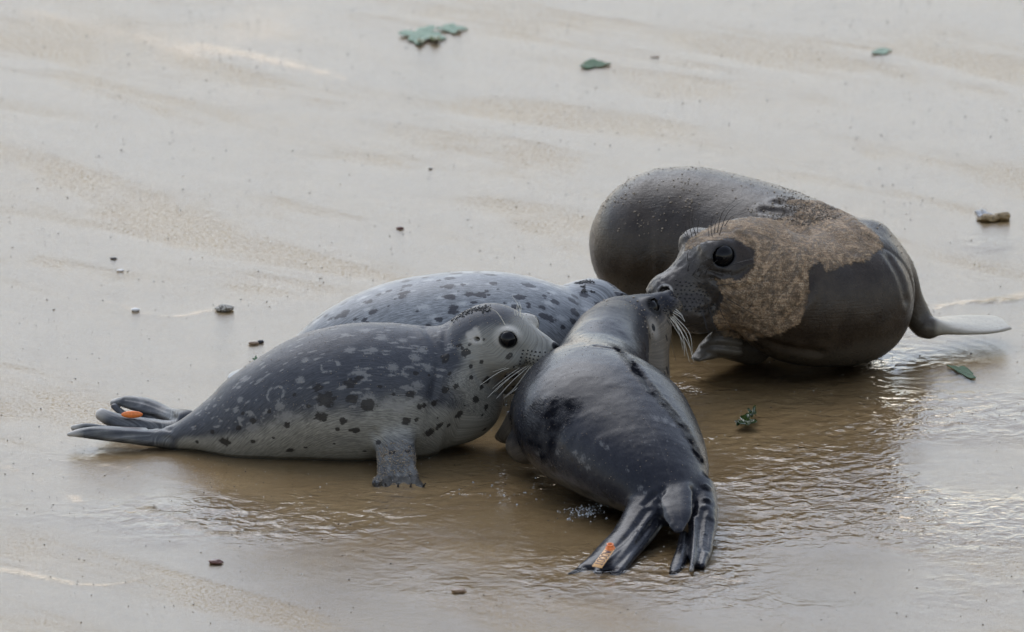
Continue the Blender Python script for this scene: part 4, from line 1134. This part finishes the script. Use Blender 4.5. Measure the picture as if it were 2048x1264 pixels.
    gl = s.n('ShaderNodeBsdfGlossy'); gl.inputs['Color'].default_value = (1, 1, 1, 1); s.l(nb, gl.inputs['Normal'])
    s.l(s.math('ADD', .015, s.math('MULTIPLY', calm, .035)), gl.inputs['Roughness'])
    tr = s.n('ShaderNodeBsdfTransparent'); tr.inputs['Color'].default_value = (.97, .96, .93, 1)
    mx = s.n('ShaderNodeMixShader'); spk = s.noise(s.vmul(ob, (1, .7, 1)), 150, 3, .7); big = s.noise(s.vmul(ob, (1, .45, 1)), 2.2, 3, .6)
    cr_ = s.n('ShaderNodeMapping'); s.l(ob, cr_.inputs['Vector']); cr_.inputs['Rotation'].default_value = (0, 0, math.radians(40))
    band = s.ramp(s.noise(s.vmul(cr_.outputs[0], (.8, 3.0, 1)), 1.0, 5, .6, .5), .38, .64)
    big = s.math('MULTIPLY', big, s.math('ADD', .35, s.math('MULTIPLY', band, .85)))
    grain = s.math('MULTIPLY', s.math('MULTIPLY', s.ramp(spk, .44, .60), s.ramp(big, .36, .62, .15, 1.0)), calm)
    k_ = s.math('MULTIPLY', s.math('SUBTRACT', 1.0, s.math('MULTIPLY', dry, s.ramp(g2, .35, .6, .0, .40))), s.math('SUBTRACT', s.math('SUBTRACT', 1.0, s.math('MULTIPLY', band, .10)), s.math('MULTIPLY', grain, .6)))
    s.l(s.math('MULTIPLY', fr.outputs[0], k_), mx.inputs[0]); s.l(tr.outputs[0], mx.inputs[1]); s.l(gl.outputs[0], mx.inputs[2])
    s.l(mx.outputs[0], s.out.inputs[0])
    setp(link('water', me, s.m), kind='structure')
# ------------------------------------------------------------------ weed, shells, stones, foam
M_WEED_PALE = plain('pale_sea_lettuce', (.27, .35, .26), .6, ns=120, IOR=1.2)
M_WEED = plain('green_sea_lettuce', (.065, .12, .06), .55, ns=120, IOR=1.2)
M_WEED_DK = plain('dark_sea_lettuce', (.018, .042, .006), .15, ns=160)
M_OLIVE = plain('olive_weed', (.13, .14, .025), .3, ns=160)
M_SHELL = plain('white_shell', (.80, .78, .74), .3, ns=200)
M_STONE_TAN = plain('tan_stone', (.30, .21, .14), .4, ns=220)
M_STONE_RED = plain('reddish_stone', (.13, .055, .040), .3, ns=220)
M_STONE_DK = plain('dark_stone', (.035, .035, .04), .35, ns=220)
def mottled(name, a, b, sc):
    s = NT(name); ob = s.coord()
    n = s.noise(ob, sc, 3, .7)
    s.bsdf(Base_Color=s.mix(s.ramp(n, .42, .58), a, b), Roughness=.45, Normal=s.bump(n, 1.0, .0015)); return s.m
M_BARN = mottled('barnacled_stone', (.10, .085, .06), (.52, .49, .42), 260)
M_SPONGE = mottled('gritty_brown_clump', (.10, .068, .028), (.36, .25, .11), 420)
def leaf(name, px, py, wpx, hpx, mat, label, cat='seaweed', group=None, seed=0, lobes=4, lift=.006, base=.002, parent=None, rot=0.0):
    """thin ruffled frond lying on the sheet of water"""
    c = P(px, py, z=0); sc = 1 / 975 * (np.linalg.norm(c - CAM) / DIST)
    w = wpx * sc / 2; d = hpx * sc / 2 / SP
    rs = np.random.RandomState(seed); ph = rs.rand(6) * 6.28
    nr, na = 9, 48; v = [(0, 0, lift * .6)]; f = []
    for i in range(1, nr + 1):
        for k in range(na):
            a = 6.2832 * k / na; r = i / nr
            rad = 1 + .22 * math.sin(lobes * a + ph[0]) + .13 * math.sin((lobes * 2 + 1) * a + ph[1]) + .05 * math.sin(7 * a + ph[2])
            z = lift * (.5 + .5 * math.sin(a * 3 + ph[3] + r * 3)) * r + lift * .2 * math.sin(a * 5 + ph[4]) * r * r
            v.append((w * r * rad * math.cos(a), d * r * rad * math.sin(a), max(z, 0)))
    for k in range(na): f.append((0, 1 + k, 1 + (k + 1) % na))
    v = np.array(v); co, si = math.cos(rot), math.sin(rot)
    v = np.stack([v[:, 0] * co - v[:, 1] * si, v[:, 0] * si + v[:, 1] * co, v[:, 2]], 1)
    tri = list(f)
    for i in range(nr - 1):
        for k in range(na):
            a, b = 1 + i * na + k, 1 + i * na + (k + 1) % na; e, g = a + na, b + na
            tri += [(a, e, g), (a, g, b)]
    me = mesh_from(name, v + np.array([c[0], c[1], base]), np.array(tri))
    o = link(name, me, mat, parent)
    m = o.modifiers.new('thickness', 'SOLIDIFY'); m.thickness = .0009; m.offset = 1
    if label: setp(o, label, cat, group)
    return o
def rock(name, px, py, wpx, hpx, mat, label, cat, seed=0, rough=.25, group=None, zr=.9, parent=None, sub=3, sink=.45, yaw=0.0):
    c = P(px, py + hpx * .45, z=0); sc = 1 / 975 * (np.linalg.norm(c - CAM) / DIST)
    w = wpx * sc / 2; hz = hpx * sc / 2 / CP * .85
    bm = bmesh.new(); bmesh.ops.create_icosphere(bm, subdivisions=sub, radius=1.0)
    p = np.array([v.co[:] for v in bm.verts]); d = 1 + rough * fbm(p * 1.7 + seed * 3.1, seed, 3) + rough * .35 * fbm(p * 6 + seed, seed + 2, 2)
    q = p * d[:, None] * np.array([w, w * .6, hz * zr]) + [c[0], c[1] + w * .3, hz * (1 - sink)]
    for v, x in zip(bm.verts, q): v.co = Vector(x)
    me = bpy.data.meshes.new(name); bm.to_mesh(me); bm.free()
    o = link(name, me, mat, parent)
    if label: setp(o, label, cat, group)
    return o
def foam_material():
    s = NT('foam_bubble')
    b = s.bsdf(Base_Color=(.82, .84, .86), Roughness=.08)
    b.inputs['Transmission Weight'].default_value = .55; b.inputs['IOR'].default_value = 1.15
    return s.m
M_FOAM = foam_material()
def foam(px, py, wpx, hpx, n, label, seed=0, r=.003):
    rs = np.random.RandomState(seed); pos = []
    for _ in range(n):
        q = P(px + rs.randn() * wpx / 3, py + rs.randn() * hpx / 3, z=0); pos.append([q[0], q[1], .0005])
    me = lumps('foam', np.array(pos), np.tile([0, 0, 1.0], (n, 1)), r * (.35 + .65 * rs.rand(n) ** 2), seed, .75, 2)
    o = link('foam', me, M_FOAM); setp(o, label, 'foam', None, 'stuff'); return o
def build_small():
    # two-lobed pale sea lettuce at the top
    r = empty('sea_lettuce', P(862, 72, z=0), 'large pale green two-lobed sea lettuce lying on the far wet sand', 'seaweed')
    leaf('frond', 845, 73, 78, 30, M_WEED_PALE, None, seed=1, parent=r, lift=.004)
    leaf('frond', 903, 60, 52, 15, M_WEED_PALE, None, seed=2, parent=r, rot=.5, lift=.004, base=.002)
    o = leaf('holdfast', 871, 84, 22, 9, M_OLIVE, None, seed=3, parent=r, lift=.006, base=.005)
    leaf('holdfast', 841, 88, 14, 7, M_OLIVE, None, seed=4, parent=r, lift=.005, base=.005)
    leaf('sea_lettuce', 1188, 130, 50, 17, M_WEED, 'small dark green scrap of sea lettuce right of the large pale one', seed=7, lobes=3, rot=-.5, base=.0008, lift=.0025)
    leaf('sea_lettuce', 1763, 104, 44, 9, M_WEED_PALE, 'faint thin green strip of weed at top right of the sand', seed=9, lobes=2, rot=.5, base=.0008, lift=.002)
    leaf('sea_lettuce', 1926, 744, 28, 28, M_WEED, 'blue-green weed scrap under the water at right, below the pale flipper', seed=12, lobes=3, rot=.4, lift=.002, base=.0005)
    r = empty('seaweed', P(1494, 840, z=0), 'dark green crumpled seaweed in brown water between the dark pup and the elephant seal', 'seaweed')
    leaf('frond', 1492, 845, 36, 17, M_WEED_DK, None, seed=14, lobes=3, parent=r, lift=.007, base=.001)
    leaf('frond', 1505, 830, 16, 16, M_WEED_DK, None, seed=15, lobes=3, parent=r, lift=.009, base=.001)
    leaf('frond', 1478, 848, 16, 8, M_WEED_DK, None, seed=16, lobes=3, parent=r, lift=.005, base=.001)
    leaf('sea_lettuce', 511, 722, 9, 8, M_WEED, 'tiny green weed tuft beside the back of the side-on grey pup', seed=18, lobes=3, lift=.004)
    # stones and shells
    rock('barnacled_stone', 448, 614, 34, 18, M_BARN, 'pale mottled barnacled stone left of the pups', 'stone', 3, .45, sub=4)
    rock('white_shell', 271, 618, 18, 10, M_SHELL, 'round white shell half sunk in sand left of the barnacled stone', 'shell', 4, .1)
    rock('white_shell', 241, 540, 14, 6, M_SHELL, 'small flat white shell fragment above the round white shell', 'shell', 5, .15)
    rock('dark_pebble', 227, 516, 15, 5, M_STONE_DK, 'flat dark pebble just above the small white shell fragment', 'pebble', 6, .3)
    r = empty('shell_debris', P(513, 688, z=0), 'tan and grey shell debris between the barnacled stone and the grey pup', 'debris')
    rock('shell_piece', 507, 685, 20, 9, M_STONE_TAN, None, None, 7, .4, parent=r); rock('pebble', 521, 682, 13, 9, M_STONE_DK, None, None, 8, .4, parent=r)
    rock('pebble', 597, 678, 12, 6, M_STONE_DK, 'small olive pebble just behind the back of the grey pup', 'pebble', 9, .3)
    rock('pebble', 800, 455, 14, 7, M_STONE_RED, 'small brown pebble on open sand above the pups', 'pebble', 10, .35)
    rock('pebble', 861, 337, 8, 4, M_STONE_DK, 'tiny black pebble on open sand, highest of the pebbles above the pups', 'pebble', 11, .3)
    rock('pebble', 431, 1122, 28, 12, M_STONE_RED, 'reddish brown stone lying in the wet film at lower left', 'stone', 12, .35, sub=4)
    rock('pebble', 918, 1180, 30, 11, M_STONE_TAN, 'dull tan stone in brown water below the fore flipper of the grey pup', 'stone', 13, .35)
    rock('shell_fragment', 1310, 113, 18, 3, M_STONE_TAN, 'tan shell fragment on far sand right of the small green weed', 'shell', 14, .5)
    r = empty('gritty_clump', P(1988, 445, z=0), 'lumpy brown gritty clump edged with white foam at the right side', 'debris')
    rock('lump', 1978, 434, 42, 18, M_SPONGE, None, None, 16, .4, parent=r, sub=4); rock('lump', 2005, 430, 34, 22, M_SPONGE, None, None, 17, .4, parent=r, sub=4)
    rock('lump', 1962, 438, 18, 8, M_SPONGE, None, None, 18, .3, parent=r)
    foam(1966, 430, 22, 9, 60, 'white foam bubbles on the left end of the gritty brown clump', 20, .004)
    rock('orange_peel', 530, 716, 22, 8, M_TAGFACE, 'pale orange fragment peeking over the back of the grey pup', 'debris', 19, .2)
    foam(1040, 850, 60, 80, 90, 'scattered foam between the chests of the grey pup and the dark pup', 21, .0022)
    foam(1165, 1022, 70, 22, 110, 'foam along the left flank of the dark pup', 22, .0024)
    foam(1720, 713, 90, 9, 60, 'foam along the waterline of the elephant seal', 23, .002)
    foam(1000, 985, 150, 40, 26, 'few loose bubbles right of the fore flipper of the grey pup', 24, .0022)
    # white grit coloured to imitate glints, and dark grit strewn over the film
    dist_ok = lambda x, y: 1.0 if (-.3 < x < .9 and -1.9 < y < -.1) else 0.0
    rs = np.random.RandomState(77); pos = []; sz = []
    while len(pos) < 9000:
        x, y = rs.uniform(-1.25, 1.25), rs.uniform(-2.3, 3.6)
        if rs.rand() < .5 * dist_ok(x, y): continue
        pos.append([x, y, 0])
    pos = np.array(pos); pos[:, 2] = np.maximum(sand_h(pos[:, 0], pos[:, 1]), 0) + .0004
    m = rs.rand(len(pos)) < .6
    nn = np.tile([0, 0, 1.0], (len(pos), 1))
    setp(link('glint_grit', lumps('glint_grit', pos[m], nn[m], .0004 + .0010 * rs.rand(m.sum()) ** 4, 78, .6), M_SHELL), 'white grit standing in for glints, scattered over the wet sand', 'grit', None, 'stuff')
    m = ~m
    setp(link('dark_grit', lumps('dark_grit', pos[m], nn[m], .0005 + .0012 * rs.rand(m.sum()) ** 3, 79, .5), M_STONE_DK), 'dark grit scattered over the wet sand', 'grit', None, 'stuff')
for fn in (build_ground, build_elephant, build_back, build_left, build_dark, build_small):
    t_ = time.time(); fn(); print('TIME', fn.__name__, round(time.time() - t_, 1))
